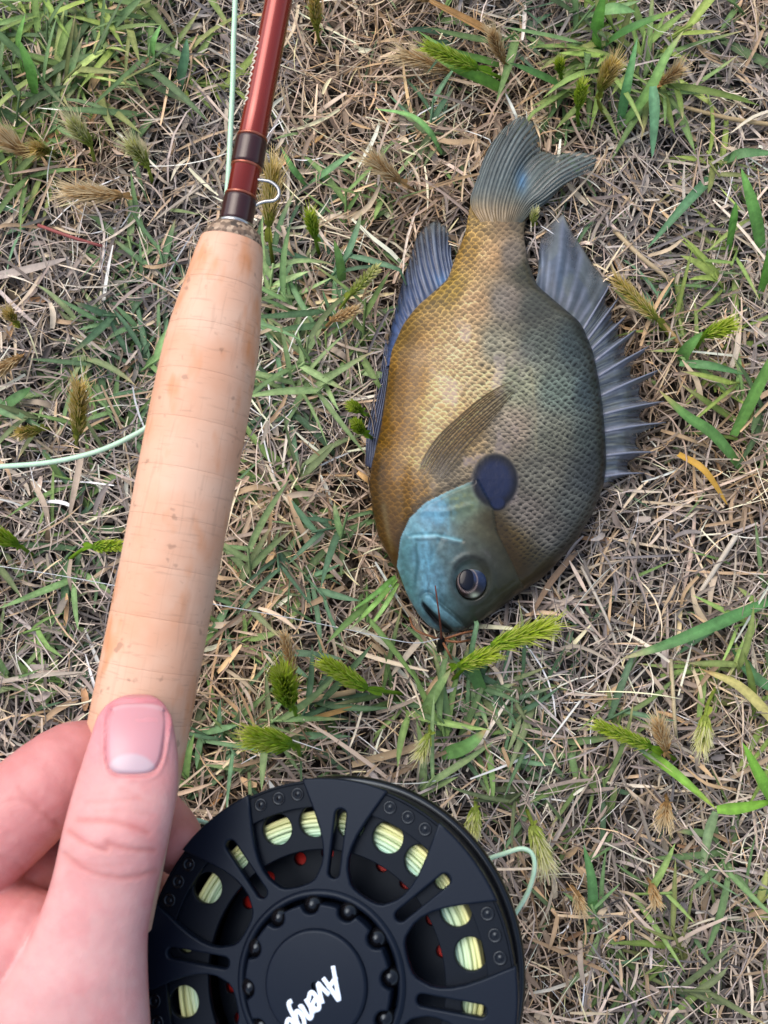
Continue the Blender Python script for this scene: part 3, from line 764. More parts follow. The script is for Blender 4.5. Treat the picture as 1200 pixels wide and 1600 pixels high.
HEADS = [
    ([(470, 1150, .004), (460, 1110, .020), (452, 1100, .026), (440, 1052, .040)], .0052, G1, 'plump fresh green brush-like seed head standing nearest to the cork grip', 1.0, 100),
    ([(470, 1190, .004), (465, 1168, .022), (455, 1162, .030), (396, 1152, .034)], .0050, G1, 'fresh green brush-like seed head bent over just above the reel', 1.0, 100),
    ([(640, 1085, .004), (600, 1080, .020), (572, 1075, .026), (508, 1036, .032)], .0038, G1, 'combed green seed head on an arching green stem above the hollow cut stem', .9, 80),
    ([(690, 1080, .004), (735, 1035, .022), (768, 1010, .028), (860, 978, .034)], .0040, G1, 'long bright yellow-green seed head just below the fish chin', 1.2, 90),
    ([(690, 1060, .004), (705, 1045, .020), (716, 1040, .026), (772, 1022, .030)], .0034, G1, 'smaller bright green seed head tucked under the long one below the fish chin', 1.0, 60),
    ([(1060, 1190, .004), (1035, 1175, .016), (1016, 1166, .020), (934, 1134, .026)], .0032, G1, 'slim yellow-green seed head pointing toward the fish from the right-hand straw', 1.0, 70),
    ([(822, 1262, .006), (830, 1282, .024), (832, 1290, .028), (852, 1348, .026)], .0038, G4, 'drooping pale yellow-green seed head beside the loop of line at the reel', 1.2, 60),
    ([(1120, 1070, .006), (1106, 1100, .022), (1102, 1118, .026), (1098, 1168, .024)], .0034, G4, 'hanging pale yellow seed head beside the upright pale stem', 1.2, 50),
    ([(580, 650, .004), (568, 646, .022), (564, 642, .027), (550, 634, .032)], .0030, G1, 'small round green seed head touching the belly fin, upper of two', .7, 40),
    ([(588, 690, .004), (575, 680, .022), (566, 675, .026), (556, 662, .032)], .0031, G1, 'small round green seed head touching the belly fin, lower of two', .7, 40),
    ([(800, 130, .004), (770, 116, .022), (745, 106, .028), (668, 74, .036)], .0036, G1, 'bright green seed head lying over the thick sheath blade beyond the tail', 1.0, 80),
    ([(950, 190, .004), (935, 160, .022), (938, 140, .030), (958, 100, .040)], .0040, G2, 'green seed head with orange bristles in the clump beyond the tail', 1.2, 70),
    ([(905, 200, .004), (902, 180, .020), (903, 168, .026), (910, 132, .036)], .0032, G1, 'small yellow-green seed head nearest the tail fin', .8, 50),
    ([(880, 130, .004), (876, 118, .018), (875, 112, .022), (874, 96, .028)], .0028, G1, 'tiny green seed head left in the clump beyond the tail', .8, 36),
    ([(1085, 550, .006), (1096, 530, .020), (1100, 524, .024), (1142, 508, .032)], .0036, G1, 'green seed head on a short broad leaf beside the back fin', 1.1, 60),
    ([(100, 880, .006), (130, 858, .016), (146, 854, .020), (186, 852, .026)], .0030, G1, 'small green seed head pointing at the middle of the cork grip', .8, 50),
    ([(55, 870, .006), (34, 855, .020), (26, 850, .024), (-26, 828, .032)], .0042, G1, 'fresh green seed head cut by the lawn edge left of the grip', .8, 70),
    ([(118, 705, .006), (120, 690, .020), (122, 678, .026), (124, 604, .042)], .0036, G2, 'upright green and tan spiky seed head beside the fly line left of the grip', 1.3, 90),
    ([(500, 400, .004), (494, 380, .018), (492, 370, .024), (484, 334, .034)], .0032, G1, 'small green tufted seed head right of the burl cork ring', 1.0, 46),
    ([(428, 420, .004), (422, 380, .022), (420, 352, .028), (426, 262, .042)], .0036, G2, 'tall orange-green bristly seed head behind the wire keeper', 1.8, 80),
    ([(500, 70, .004), (496, 52, .020), (495, 44, .024), (490, -4, .036)], .0032, G2, 'olive seed head beyond the rod among grey straw', 1.0, 60),
    ([(744, 1246, .004), (743, 1256, .020), (742, 1262, .024), (738, 1306, .026)], .0036, G4, 'yellow-green seed head hanging next to the reel rim', .8, 56),
    ([(672, 1130, .006), (672, 1142, .022), (670, 1148, .026), (656, 1182, .024)], .0030, G4, 'open pale seed head above the reel', 1.2, 36),
    ([(520, 500, .004), (540, 470, .016), (550, 458, .022), (588, 420, .032)], .0030, G4, 'pale green leafy seed head midway between grip and anal fin', .6, 40),
    ([(500, 520, .004), (515, 505, .016), (520, 500, .020), (556, 484, .028)], .0028, G3, 'small tan seed head below the pale green leafy one', .9, 44),
    ([(650, 300, .004), (635, 290, .016), (624, 282, .020), (580, 248, .028)], .0034, G3, 'golden tan feathery seed head left of the tail fin', 1.6, 70),
    ([(225, 310, .004), (205, 309, .014), (190, 306, .018), (108, 300, .024)], .0036, G3, 'golden tan feathery seed head lying left of the rod wraps', 1.8, 80),
    ([(60, 260, .004), (48, 248, .014), (40, 240, .018), (0, 212, .024)], .0040, G3, 'dry tan feathery seed head at the lawn edge left of the rod', 1.8, 70),
    ([(462, 1068, .004), (460, 1060, .020), (458, 1050, .026), (444, 994, .036)], .0026, G3, 'dry tan cut sheath standing behind the plump green seed head', 1.2, 40),
    ([(1050, 1190, .004), (1042, 1178, .016), (1040, 1172, .018), (1028, 1130, .024)], .0032, G3, 'dry golden seed head beside the slim yellow-green one', 1.4, 60),
    ([(735, 120, .004), (715, 112, .012), (705, 110, .014), (632, 86, .020)], .0036, G3, 'pale brown fluffy seed head under the bright green one beyond the tail', 1.8, 70),
    ([(800, 110, .004), (790, 100, .016), (786, 94, .020), (768, 52, .032)], .0030, G3, 'orange tan bristly seed head beyond the tail fin', 1.6, 60),
    ([(1020, 150, .004), (1030, 135, .016), (1034, 130, .018), (1062, 108, .026)], .0030, G3, 'orange tan tufted seed head right of the clump beyond the tail', 1.4, 50),
    ([(240, 290, .004), (234, 270, .018), (230, 256, .024), (204, 226, .034)], .0036, G4, 'pale green spiky seed head left of the rod wraps', 1.5, 60),
    ([(150, 262, .004), (145, 240, .018), (142, 226, .024), (112, 192, .034)], .0036, G4, 'pale green spiky seed head beside the dense clump left of the rod', 1.5, 60),
    ([(90, 240, .004), (82, 238, .012), (76, 236, .016), (56, 232, .022)], .0034, G2, 'olive tan seed head left of the rod, short and bushy', 1.4, 50),
    ([(1060, 545, .004), (1035, 510, .014), (1026, 498, .018), (962, 436, .022)], .0030, G2, 'yellow-green bristly seed head lying against the back fin', 1.2, 70),
    ([(38, 560, .004), (34, 556, .012), (30, 560, .016), (-8, 582, .022)], .0030, G3, 'rusty tan seed head at the lawn edge level with the grip top', 1.2, 50),
    ([(90, 672, .004), (72, 670, .014), (62, 672, .018), (30, 676, .026)], .0028, G2, 'small rusty green seed head just above the fly line', 1.0, 40),
    ([(22, 500, .004), (30, 510, .012), (24, 502, .018), (12, 488, .024)], .0026, G2, 'small spiky tan and green seed head by the wide pale straw', 1.2, 36),
    ([(780, 60, .004), (772, 55, .014), (668, 0, .020), (630, -20, .026)], .0028, G3, 'dry tan seed head lying at the far lawn edge', 1.4, 44),
    ([(830, 365, .004), (832, 352, .010), (833, 348, .013), (836, 330, .018)], .0022, G4, 'tiny pale seed head between the tail stalk and the back fin', 1.0, 26),
    ([(870, 1395, .004), (890, 1390, .010), (900, 1392, .012), (908, 1420, .016)], .0024, G3, 'small dry seed head on the straw beside the reel', 1.4, 30),
    ([(1010, 1370, .004), (1016, 1378, .012), (1018, 1382, .014), (1026, 1412, .018)], .0026, G3, 'orange dry seed head beside the reel among pale straws', 1.0, 36),
    ([(1040, 1240, .004), (1042, 1250, .012), (1042, 1254, .014), (1038, 1278, .018)], .0030, G3, 'tan withered seed head under the arching light green stalk', 1.6, 40),
]
for pts, w, cols, lab, awn, nsp in HEADS:
    seed_head(pts, 0, w * .80, cols, lab, awn, nsp)

# dark red stem with a black tip in front of the fish mouth
P = px_curve([(690, 1002, .020), (688, 975, .034), (684, 945, .042), (680, 915, .044)], 10)
t = tag(empty('red_stem', tuple(at_z(690, 1002, 0.0))), 'thin dark red stem with a black knot standing in front of the fish mouth', 'stem')
org = np.array(t.location)
V, Q, C = tube(P, np.linspace(.0004, .00025, 10), 6, True, srgb((130, 70, 56))[None]); link('shaft', make_mesh('shaft', V - org, Q, C), M_leaf, t)
V, Q, C = tube(px_curve([(682, 1030, .004), (688, 1014, .014), (690, 1003, .020), (690, 994, .023)], 8), [.0006, .0008, .0011, .0016, .0017, .0015, .001, .0005], 8, True, srgb((22, 20, 20))[None])
link('black_knot', make_mesh('black_knot', V - org, Q, C), M_leaf, t)
for a, b in (((640, 965), (650, 985)), ((735, 1000), (715, 1003)), ((708, 1035), (700, 1018)), ((745, 985), (720, 990))):
    V, Q, C = tube(px_curve([(690, 1000, .020), (b[0], b[1], .024), (a[0], a[1], .016)], 7), .00045, 5, True, srgb((176, 120, 84))[None])
    link('side_stem', make_mesh('side_stem', V - org, Q, C), M_leaf, t)

# ------------------------------------------------------------------ fish
fish = empty('fish', tuple(at_z(770, 640, 0.0)))
tag(fish, 'sunfish lying on its side, golden belly, blue cheek and dark ear flap', 'fish')
FO = np.array(fish.location)
NV, NT, NB = 500, 250, 40
lin = np.linspace(0, 1, NV)
vs_ = 312 + (989 - 312) * (1 - (1 - lin) ** 1.35)
eL = np.interp(vs_, EDGE_L[:, 0], EDGE_L[:, 1]); eR = np.interp(vs_, EDGE_R[:, 0], EDGE_R[:, 1])
def smooth1(a, k=9):
    p = np.pad(a, k, mode='edge'); ker = np.hanning(2 * k + 1); ker /= ker.sum()
    return np.convolve(p, ker, 'same')[k:-k]
endw = sstep(975, 985, vs_)
eL = smooth1(eL) * (1 - endw) + eL * endw; eR = smooth1(eR) * (1 - endw) + eR * endw
zmid = np.interp(vs_, [312, 420, 560, 760, 880, 960, 989], [.0135, .0155, .019, .020, .0185, .0165, .015])
Th = np.interp(vs_, [312, 325, 370, 450, 550, 680, 780, 860, 930, 965, 980, 989], [.0004, .0016, .0060, .0105, .0150, .0172, .0172, .0160, .0122, .0085, .005, .0006])
Th = (smooth1(Th, 14) * (1 - endw) + Th * endw) * .80
xs = np.sin(np.linspace(-1, 1, NT) * np.pi / 2)
tt = (xs + 1) / 2
U0 = eL[:, None] * (1 - tt) + eR[:, None] * tt
V0 = np.repeat(vs_[:, None], NT, 1)
prof = np.clip(1 - np.abs(xs) ** 3.0, 0, 1) ** 0.52
top = at_z_many(np.stack([U0, V0], -1), np.repeat(zmid[:, None], NT, 1))
top[..., 2] += Th[:, None] * prof[None]
PU, PV = proj(top)                       # where each skin point falls; used only to look the markings and painted shading up
HEAD = [(745, 748), (700, 768), (665, 785), (640, 810), (626, 840), (620, 885), (640, 940), (670, 985), (700, 995), (760, 975), (820, 925), (800, 880), (775, 830), (770, 795)]
OPER = [(738, 752), (700, 767), (665, 785), (641, 810), (627, 840), (621, 880), (636, 930)]
headm = in_poly(PU, PV, HEAD).astype(float)
dop = seg_dist(PU, PV, OPER)
hsoft = np.where(headm > 0, sstep(0, 7, dop), 0)
nape = sstep(0, 1, (PV - 842 - (900 - PU) * 0.42) / 26.0) * (PU > 745)
scale_mask = np.clip(1 - headm, 0, 1) * (1 - nape) * sstep(322, 345, PV)
# scales: hexagonal lattice bent by noise
wx = PU + 26 * (fbm(PU / 90 + 3, PV / 90) - .5); wy = PV + 5 * (fbm(PU / 14 + 8, PV / 14) - .5) + 26 * (fbm(PU / 90 + 31, PV / 90 + 9) - .5) + 0.16 * PU + ((PU - 760) / 60) ** 2 * 3
cw = np.interp(PV, [330, 480, 640, 860], [10.0, 12.0, 13.5, 13.0])
gxu = (wx - 760) / 12.8; gyv = (wy - 300) / 10.6
def scales(x, y):
    """overlapping round scales, free edges towards the tail; y in rows of half a scale"""
    j0 = np.floor(y * 2); top_ = np.full(x.shape, -1e9); dist = np.full(x.shape, 1.0); bx = np.zeros(x.shape); by = np.zeros(x.shape); bid = np.zeros(x.shape)
    for dj in (-1, 0, 1, 2):
        j = j0 + dj; off = 0.5 * np.mod(j, 2); i0 = np.floor(x - off + .5)
        for di in (-1, 0, 1):
            h1 = np.mod(np.sin((i0 + di) * 127.1 + j * 311.7) * 43758.5453, 1.0) - .5; h2 = np.mod(np.sin((i0 + di) * 269.5 + j * 183.3) * 43758.5453, 1.0) - .5
            dx = x - (i0 + di + off + .14 * h1); dy = y - (j * .5 + .10 * h2)
            d = np.hypot(dx, dy) / (.66 + .06 * h1)
            ok = (d < 1) & (j + di * .01 > top_)
            top_ = np.where(ok, j + di * .01, top_); dist = np.where(ok, d, dist); bx = np.where(ok, dx, bx); by = np.where(ok, dy, by); bid = np.where(ok, (i0 + di + off) * 13.7 + j * 7.3, bid)
    return dist, bx, by, bid
_x = 0; sd1, bx, by, bid = scales((wx - 760) / 12.4, (wy - 300) / 11.4)
fe = 1 - sd1
edge = sstep(.72, .93, sd1)
rid = np.mod(np.sin(bid * 12.9898) * 43758.5453, 1.0)
disp = scale_mask * (0.00005 * (-by) + 0.00002 * sstep(0, .2, fe))
EARC0 = np.minimum(np.hypot((PU - 773) / 37, (PV - 751) / 43), np.hypot((PU - 776) / 22, (PV - 782) / 20)); scale_mask = scale_mask * sstep(.95, 1.05, EARC0); disp *= sstep(.95, 1.05, EARC0)
disp += 0.0009 * hsoft
EARC = (773, 753)
er = np.hypot((PU - EARC[0]) / 37, (PV - EARC[1] + 2) / 43)
er = np.minimum(er, np.hypot((PU - 777) / 15, (PV - 785) / 13))
ear = 1 - sstep(.86, 1.06, er)
disp += 0.00012 * ear
LIP = [(668, 937), (676, 946), (690, 958), (704, 970), (717, 983)]
dl = seg_dist(PU, PV, LIP); lip = np.exp(-(dl / 7.5) ** 4)
disp += 0.0020 * lip - 0.0007 * np.exp(-((dl - 11) / 3.0) ** 2)
GAP = [(664, 944), (672, 958), (684, 972), (700, 984), (712, 992)]
dg = seg_dist(PU, PV, GAP); gap = np.exp(-(dg / 5.0) ** 2) * sstep(.55, .3, lip)
disp -= 0.0018 * gap
EYE = (736, 907)
de = np.hypot((PU - EYE[0]) / 30, (PV - EYE[1]) / 34)
disp += 0.0006 * np.exp(-((de - 1.12) / .2) ** 2) - 0.0012 * (1 - sstep(.7, 1.0, de))
for ln, amp, w in (([(640, 838), (680, 836), (722, 846)], -.0004, 3.0), ([(648, 845), (655, 880), (650, 925)], -.00035, 4.0), ([(690, 840), (672, 880), (668, 930)], -.0003, 4.0), ([(660, 800), (700, 800), (735, 790)], .0003, 5.0)):
    disp += amp * np.exp(-(seg_dist(PU, PV, ln) / w) ** 2)
disp += 0.00035 * (fbm(PU / 60, PV / 60 + 40) - .5)
edgefade = np.sin(np.pi * np.clip(tt, 0, 1)) ** .25
top[..., 2] += disp * edgefade[None] * np.minimum(1, Th / .003)[:, None]
CP = [(745, 330, 150, 120, 60), (775, 335, 165, 135, 95), (815, 340, 110, 100, 80), (730, 390, 150, 115, 50), (765, 400, 190, 150, 100), (800, 400, 130, 120, 105), (822, 425, 75, 75, 60),
      (705, 450, 150, 120, 50), (740, 470, 200, 160, 110), (790, 470, 150, 140, 125), (835, 480, 90, 95, 85), (640, 520, 140, 110, 50), (670, 540, 205, 160, 98), (720, 540, 208, 170, 118),
      (780, 540, 150, 145, 120), (840, 540, 95, 105, 95), (900, 540, 70, 85, 85), (612, 600, 120, 85, 25), (640, 600, 165, 118, 40), (690, 610, 218, 174, 108), (750, 600, 184, 156, 108),
      (810, 600, 125, 130, 105), (870, 610, 90, 105, 95), (925, 610, 60, 75, 78), (600, 670, 130, 92, 22), (630, 670, 168, 118, 38), (668, 660, 222, 180, 110), (715, 665, 190, 152, 95),
      (800, 670, 138, 126, 108), (860, 680, 110, 115, 100), (930, 680, 72, 84, 80), (590, 740, 95, 65, 20), (618, 740, 152, 105, 28), (648, 715, 208, 165, 98), (700, 740, 130, 115, 90),
      (850, 740, 110, 112, 100), (920, 750, 72, 80, 80), (590, 800, 85, 60, 20), (620, 790, 122, 86, 24), (640, 765, 150, 105, 32), (612, 860, 82, 56, 20), (604, 830, 92, 64, 24),
      (640, 840, 92, 150, 165), (680, 800, 88, 146, 174), (720, 790, 112, 136, 108), (660, 870, 84, 142, 164), (700, 850, 95, 124, 126), (640, 900, 84, 135, 145), (680, 910, 86, 134, 156),
      (690, 950, 78, 120, 130), (715, 870, 82, 110, 112), (740, 850, 90, 100, 90), (700, 975, 70, 118, 138), (655, 950, 80, 130, 142), (760, 830, 95, 90, 62), (790, 850, 75, 62, 30), (768, 880, 78, 84, 80), (800, 880, 62, 55, 30),
      (790, 930, 48, 50, 34), (750, 955, 60, 80, 80), (830, 890, 58, 54, 34), (725, 960, 66, 95, 100), (820, 800, 104, 100, 92), (860, 830, 86, 86, 80), (885, 850, 70, 72, 68), (900, 790, 84, 90, 85), (945, 720, 62, 72, 72)]
CP = np.array(CP, float)  # base skin colours, with some shading included in the tones
num = np.zeros(PU.shape + (3,)); den = np.zeros(PU.shape)
for cu, cv, r_, g_, b_ in CP:
    w = 1.0 / ((((PU - cu) ** 2 + (PV - cv) ** 2) / 400.0 + 0.12) ** 1.9)
    ishead = in_poly(np.array([cu]), np.array([cv]), HEAD)[0]
    w = w * np.where((headm > 0) == ishead, 1.0, 0.02)
    num += w[..., None] * np.array([r_, g_, b_]); den += w
col = num / den[..., None]
belly = sstep(.62, .2, tt)[None] * np.ones((NV, 1))
# belly: pale net over gold; back: dark crescent in every scale
bamp = scale_mask * belly
col = col * (1 + (bamp * edge * .46 - bamp * sstep(.0, .5, by) * .12 - bamp * np.exp(-(bx / .32) ** 2 - ((by + .1) / .2) ** 2) * .20)[..., None])
cres = np.exp(-(bx / .34) ** 2 - ((by + .10) / .17) ** 2) * (.65 + .6 * rid)
damp = scale_mask * (1 - belly) * (.45 + .55 * sstep(440, 600, PV))
col = col * (1 - (damp * cres * .85)[..., None]) * (1 + (damp * edge * .26 + damp * .12)[..., None])
col = col * (1 + (scale_mask * (rid - .5) * .22)[..., None])
# pearly highlight patches painted into the flank colour
pearl_sheen = scale_mask * sstep(.56, .70, fbm(PU / 26 + 7, PV / 40 + 2)) * np.exp(-((PU - 735) / 70) ** 2) * (1 - edge * .6) * sstep(470, 540, PV)
col = col + (pearl_sheen * .55)[..., None] * (np.array([222, 200, 205]) - col)
ob = scale_mask * sstep(.5, .66, fbm(PU / 30 + 70, PV / 60 + 22)) * np.exp(-((PU - 625) / 30) ** 2) * (PV > 520) * (PV < 720)
col = col + (ob * .5)[..., None] * (np.array([150, 98, 16]) - col)
# faint vertical bars
bars = 2.2 * np.sin(PV / 36.0 + .6 * fbm(PU / 80, PV / 80)) * .5 + .5
col = col * (1 - (scale_mask * (1 - belly) * bars * .10)[..., None])
col = col * (1 + .20 * (fbm(PU / 22, PV / 22) - .5)[..., None] * (1 + headm[..., None]))
# cheek lines of brighter blue
hb = headm * sstep(.5, .68, fbm(PU / 9 + 50, PV / 20)) * sstep(740, 650, PU)
col = col + (hb * .35)[..., None] * (np.array([120, 185, 205]) - col)
gy = headm * np.exp(-(((PU - 718) / 22) ** 2 + ((PV - 785) / 14) ** 2)) * sstep(.4, .6, fbm(PU / 6, PV / 6))
col = col + (gy * .6)[..., None] * (np.array([170, 175, 90]) - col)
opl = np.exp(-(dop / 4.0) ** 2) * (headm > 0)
col = col + (opl * .5)[..., None] * (np.array([130, 185, 200]) - col)
opd = np.exp(-((dop - 4) / 5.0) ** 2) * (headm < 1)
col = col * (1 - .35 * opd[..., None])
br = np.exp(-(seg_dist(PU, PV, [(770, 812), (790, 850), (812, 888)]) / 19) ** 2) + .8 * np.exp(-(seg_dist(PU, PV, [(860, 890), (815, 925), (765, 965)]) / 20) ** 2)
br = np.clip(br * (.7 + .6 * fbm(PU / 14, PV / 14 + 77)), 0, 1)
col = col + (br * .85)[..., None] * (np.array([60, 46, 14]) - col)
col = col + (lip * .95)[..., None] * (np.array([104, 168, 190]) - col)
col = col + (np.clip(gap * 1.2, 0, 1))[..., None] * (np.array([20, 22, 24]) - col)
col = col + (ear)[..., None] * ((np.array([16, 36, 80]) * sstep(1.0, .55, er)[..., None] + np.array([8, 12, 26]) * (1 - sstep(1.0, .55, er)[..., None])) - col)
er2 = np.exp(-((er - 1.02) / .07) ** 2) * (PV > 740)
col = col + (er2 * .15)[..., None] * (np.array([120, 110, 130]) - col)
orb = np.exp(-((de - 1.05) / .14) ** 2)
col = col + (orb * .7)[..., None] * (np.array([44, 46, 46]) - col)
# a pale streak on the belly and a thin pale line along the flank
sc = np.exp(-(seg_dist(PU, PV, [(600, 790), (606, 830), (612, 860)]) / 4) ** 2) * .5
sc2 = np.exp(-(seg_dist(PU, PV, [(829, 575), (836, 640), (838, 705)]) / 2.2) ** 2) * .35
col = col + np.clip(sc + sc2, 0, 1)[..., None] * (np.array([170, 165, 130]) - col)
gold = sstep(740, 650, PU) * (headm < .5)
amber = np.exp(-((PU - np.interp(PV, [480, 560, 640, 720, 800, 880], [665, 640, 630, 618, 612, 618])) / 24) ** 2) * (headm < .5) * sstep(480, 540, PV)
col = col + (amber * .55 * (1 - .4 * edge))[..., None] * (np.array([138, 92, 18]) - col)
bright = headm * sstep(.45, .7, fbm(PU / 34 + 11, PV / 24 + 5)) * sstep(735, 670, PU)  # reflective cyan highlights on the head, painted into the skin colour
col = col + (bright * .4)[..., None] * (np.array([128, 188, 208]) - col)
gm = col.mean(-1, keepdims=True)
col = col + (gm - col) * (.13 + .10 * headm)[..., None]
col = np.clip(108 + (col - 108) * 1.04, 4, 250) * (1 - (.10 * gold + .08)[..., None])
def brush(ln, w, c_, a_, noisy=0.0):
    global col
    k = np.exp(-(seg_dist(PU, PV, ln) / w) ** 2) * headm * a_
    if noisy: k = k * sstep(.5 - noisy, .5 + noisy, fbm(PU / 5 + 3, PV / 11 + 8))
    col = col + k[..., None] * (np.array(c_, float) - col)
brush([(634, 850), (632, 885), (645, 935)], 11, (78, 122, 126), .8)
brush([(690, 790), (668, 822), (662, 860), (668, 905), (678, 935)], 13, (116, 176, 202), .85, .35)
brush([(700, 800), (690, 830)], 14, (104, 160, 186), .6, .3)
brush([(646, 838), (680, 836), (720, 845)], 2.6, (142, 200, 214), .8)
brush([(650, 844), (684, 843), (716, 850)], 2.6, (52, 82, 92), .6)
brush([(650, 850), (652, 880), (648, 915)], 2.5, (56, 92, 98), .6)
brush([(676, 935), (684, 925), (690, 900)], 3.0, (60, 96, 104), .45)
brush([(700, 880), (706, 920), (728, 945)], 9, (84, 108, 112), .6)
brush([(722, 830), (745, 815), (755, 835)], 12, (104, 108, 88), .5)
brush([(765, 900), (770, 930), (745, 960)], 10, (56, 66, 62), .7)
brush([(755, 862), (768, 872), (775, 900)], 5, (122, 118, 130), .5, .3)
col = col * (1 - (headm * (fbm(PU / 6 + 40, PV / 6 + 13) - .45) * .45)[..., None]) * (1 + .14 * (headm * sstep(725, 670, PU))[..., None])
rt = sstep(.45, .7, tt)[None] * (headm < .5)
col = col * (1 + rt[..., None] * np.array([.02, -.01, -.02]))
dark = headm * sstep(690, 790, PU + (PV - 880) * .35)
col = col + (dark * .6)[..., None] * (np.array([52, 54, 40]) - col)
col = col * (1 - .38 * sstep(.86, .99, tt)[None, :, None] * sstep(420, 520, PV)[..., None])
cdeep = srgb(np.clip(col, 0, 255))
# underside
xb = np.linspace(1, -1, NB + 2)[1:-1]; tb = (xb + 1) / 2
Ub = eL[:, None] * (1 - tb) + eR[:, None] * tb
bot = at_z_many(np.stack([Ub, np.repeat(vs_[:, None], NB, 1)], -1), np.repeat(zmid[:, None], NB, 1))
bot[..., 2] -= (Th * .82)[:, None] * (np.clip(1 - np.abs(xb) ** 2.3, 0, 1) ** .62)[None]
bot[..., 2] = np.maximum(bot[..., 2], .0045)
full = np.concatenate([top, bot], 1)
cb = np.repeat(srgb((120, 100, 60))[None, None], NB, 1) * np.ones((NV, 1, 1))
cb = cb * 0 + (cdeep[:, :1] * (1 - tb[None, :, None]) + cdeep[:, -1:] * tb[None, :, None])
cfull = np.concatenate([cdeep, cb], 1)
NC = NT + NB
fi = np.arange(NV * NC).reshape(NV, NC); fj = np.roll(fi, -1, 1)
fq = np.stack([fi[:-1], fi[1:], fj[1:], fj[:-1]], -1).reshape(-1, 4)
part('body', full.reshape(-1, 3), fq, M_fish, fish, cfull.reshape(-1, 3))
TOPF = top.reshape(-1, 3); PUF, PVF = proj(TOPF)
def body_z(u, v):
    u = np.atleast_1d(u); v = np.atleast_1d(v); out = []
    for a, b in zip(u, v):
        k = np.argmin((PUF - a) ** 2 + (PVF - b) ** 2); out.append(TOPF[k, 2])
    return np.array(out)

# eye: eyeball with iris ring and pupil modelled as their own domes
zc = body_z(EYE[0], EYE[1])[0]
ec = at_z(EYE[0], EYE[1], zc)
def dome(cu, cv, ru, rv, h, zc, n=20, m=40, flat=1.0):
    c = at_z(cu, cv, zc); s = (CAM[2] - zc) / F / abs(ray(cu, cv)[2]) * 1.0
    th = np.linspace(0, 2 * np.pi, m, endpoint=False); rr = np.linspace(0, 1, n)
    X = c[0] + np.outer(rr, np.cos(th)) * ru * s; Y = c[1] + np.outer(rr, np.sin(th)) * rv * s
    Z = zc + h * np.sqrt(np.clip(1 - np.outer(rr, np.ones(m)) ** 2, 0, 1))
    V = np.stack([X, Y, Z], -1).reshape(-1, 3); i = np.arange(n * m).reshape(n, m); j = np.roll(i, -1, 1)
    return V, np.stack([i[:-1], i[1:], j[1:], j[:-1]], -1).reshape(-1, 4), np.repeat(rr, m), np.tile(th, n)
V, Q, rr, th = dome(EYE[0], EYE[1], 26, 30, .0021, zc - .0006)
ux, vx = proj(V)
pr = np.hypot((ux - 731) / 14.0, (vx - 907) / 17.5)
iris = np.array([22, 19, 20.]) + np.outer(sstep(-.2, 1, np.cos(th - .6)), np.array([10, 30, 62])) + np.outer(vnoise(th * 7, rr * 6) * 22, [1, .8, .7])
ring = np.exp(-((pr - 1.06) / .065) ** 2)
ce = iris * (1 - ring[:, None]) + np.array([150, 132, 130]) * ring[:, None]
rim = sstep(.86, .98, rr)
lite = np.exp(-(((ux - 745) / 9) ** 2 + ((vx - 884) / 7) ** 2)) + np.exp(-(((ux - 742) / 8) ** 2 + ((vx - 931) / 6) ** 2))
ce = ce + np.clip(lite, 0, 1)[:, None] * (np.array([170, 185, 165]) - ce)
ce = ce * (1 - rim[:, None] * .75)
eye = part('eye', V, Q, M_eye, fish, srgb(ce))
zp = zc + .0014
V, Q, rr, th = dome(730, 906, 13.2, 16.6, .0006, zp - .0003)
part('pupil', V, Q, M_eye, eye, srgb(np.ones((len(V), 1)) * np.array([8, 13, 30])))

def fin(name, cols, ncol, M, colf, zfun=None, ridge=.00025, nray=None, thick=.00018, mat=None, alf=None):
    """cols: polylines (u,v,z) from base to tip; interpolated to ncol columns of M points."""
    G = np.array([resample(np.array(c, float), M) if len(c) == 2 else spline(c, M) for c in cols])      # C,M,3
    ci = np.linspace(0, len(cols) - 1, ncol); i0 = np.minimum(ci.astype(int), len(cols) - 2); fr = (ci - i0)[:, None, None]
    G = G[i0] * (1 - fr) + G[i0 + 1] * fr
    ph = ci if nray is None else ci * nray / (len(cols) - 1) + .35 * (vnoise(ci * nray / len(cols) * .7 + 3, ci * 0) - .5)
    rayp = np.cos(2 * np.pi * ph)[:, None] * np.ones((1, M))
    s = np.linspace(0, 1, M)[None] * np.ones((ncol, 1))
    z = G[..., 2] + ridge * rayp * sstep(0, .35, s) * sstep(1.08, .8, s) + .0006 * (fbm(ci[:, None] * .8 + 5, s * 3) - .5)
    P = at_z_many(G[..., :2], z)
    C = srgb(np.clip(colf(ci[:, None] / (len(cols) - 1) * np.ones((1, M)), s, rayp, G[..., 0], G[..., 1]), 0, 255))
    cN = ci[:, None] / (len(cols) - 1) * np.ones((1, M))
    al = alf(cN, s, rayp) if alf else 1 - .62 * sstep(.45, 1.0, s) * sstep(.6, -.8, rayp) - .15 * sstep(.2, .6, s) * (vnoise(cN * 40, s * 5) > .5)
    C = np.concatenate([C, np.clip(al, 0, 1)[..., None]], -1)
    i = np.arange(ncol * M).reshape(ncol, M)
    q = np.stack([i[:-1, :-1], i[1:, :-1], i[1:, 1:], i[:-1, 1:]], -1).reshape(-1, 4)
    o = part(name, P.reshape(-1, 3), q, mat or M_fin, fish, C.reshape(-1, 4))
    md = o.modifiers.new('thickness', 'SOLIDIFY'); md.thickness = thick; md.offset = 0
    return o
def A3(*c): return np.array(c, float)
def mixc(a, b, t): return a + (b - a) * t[..., None]

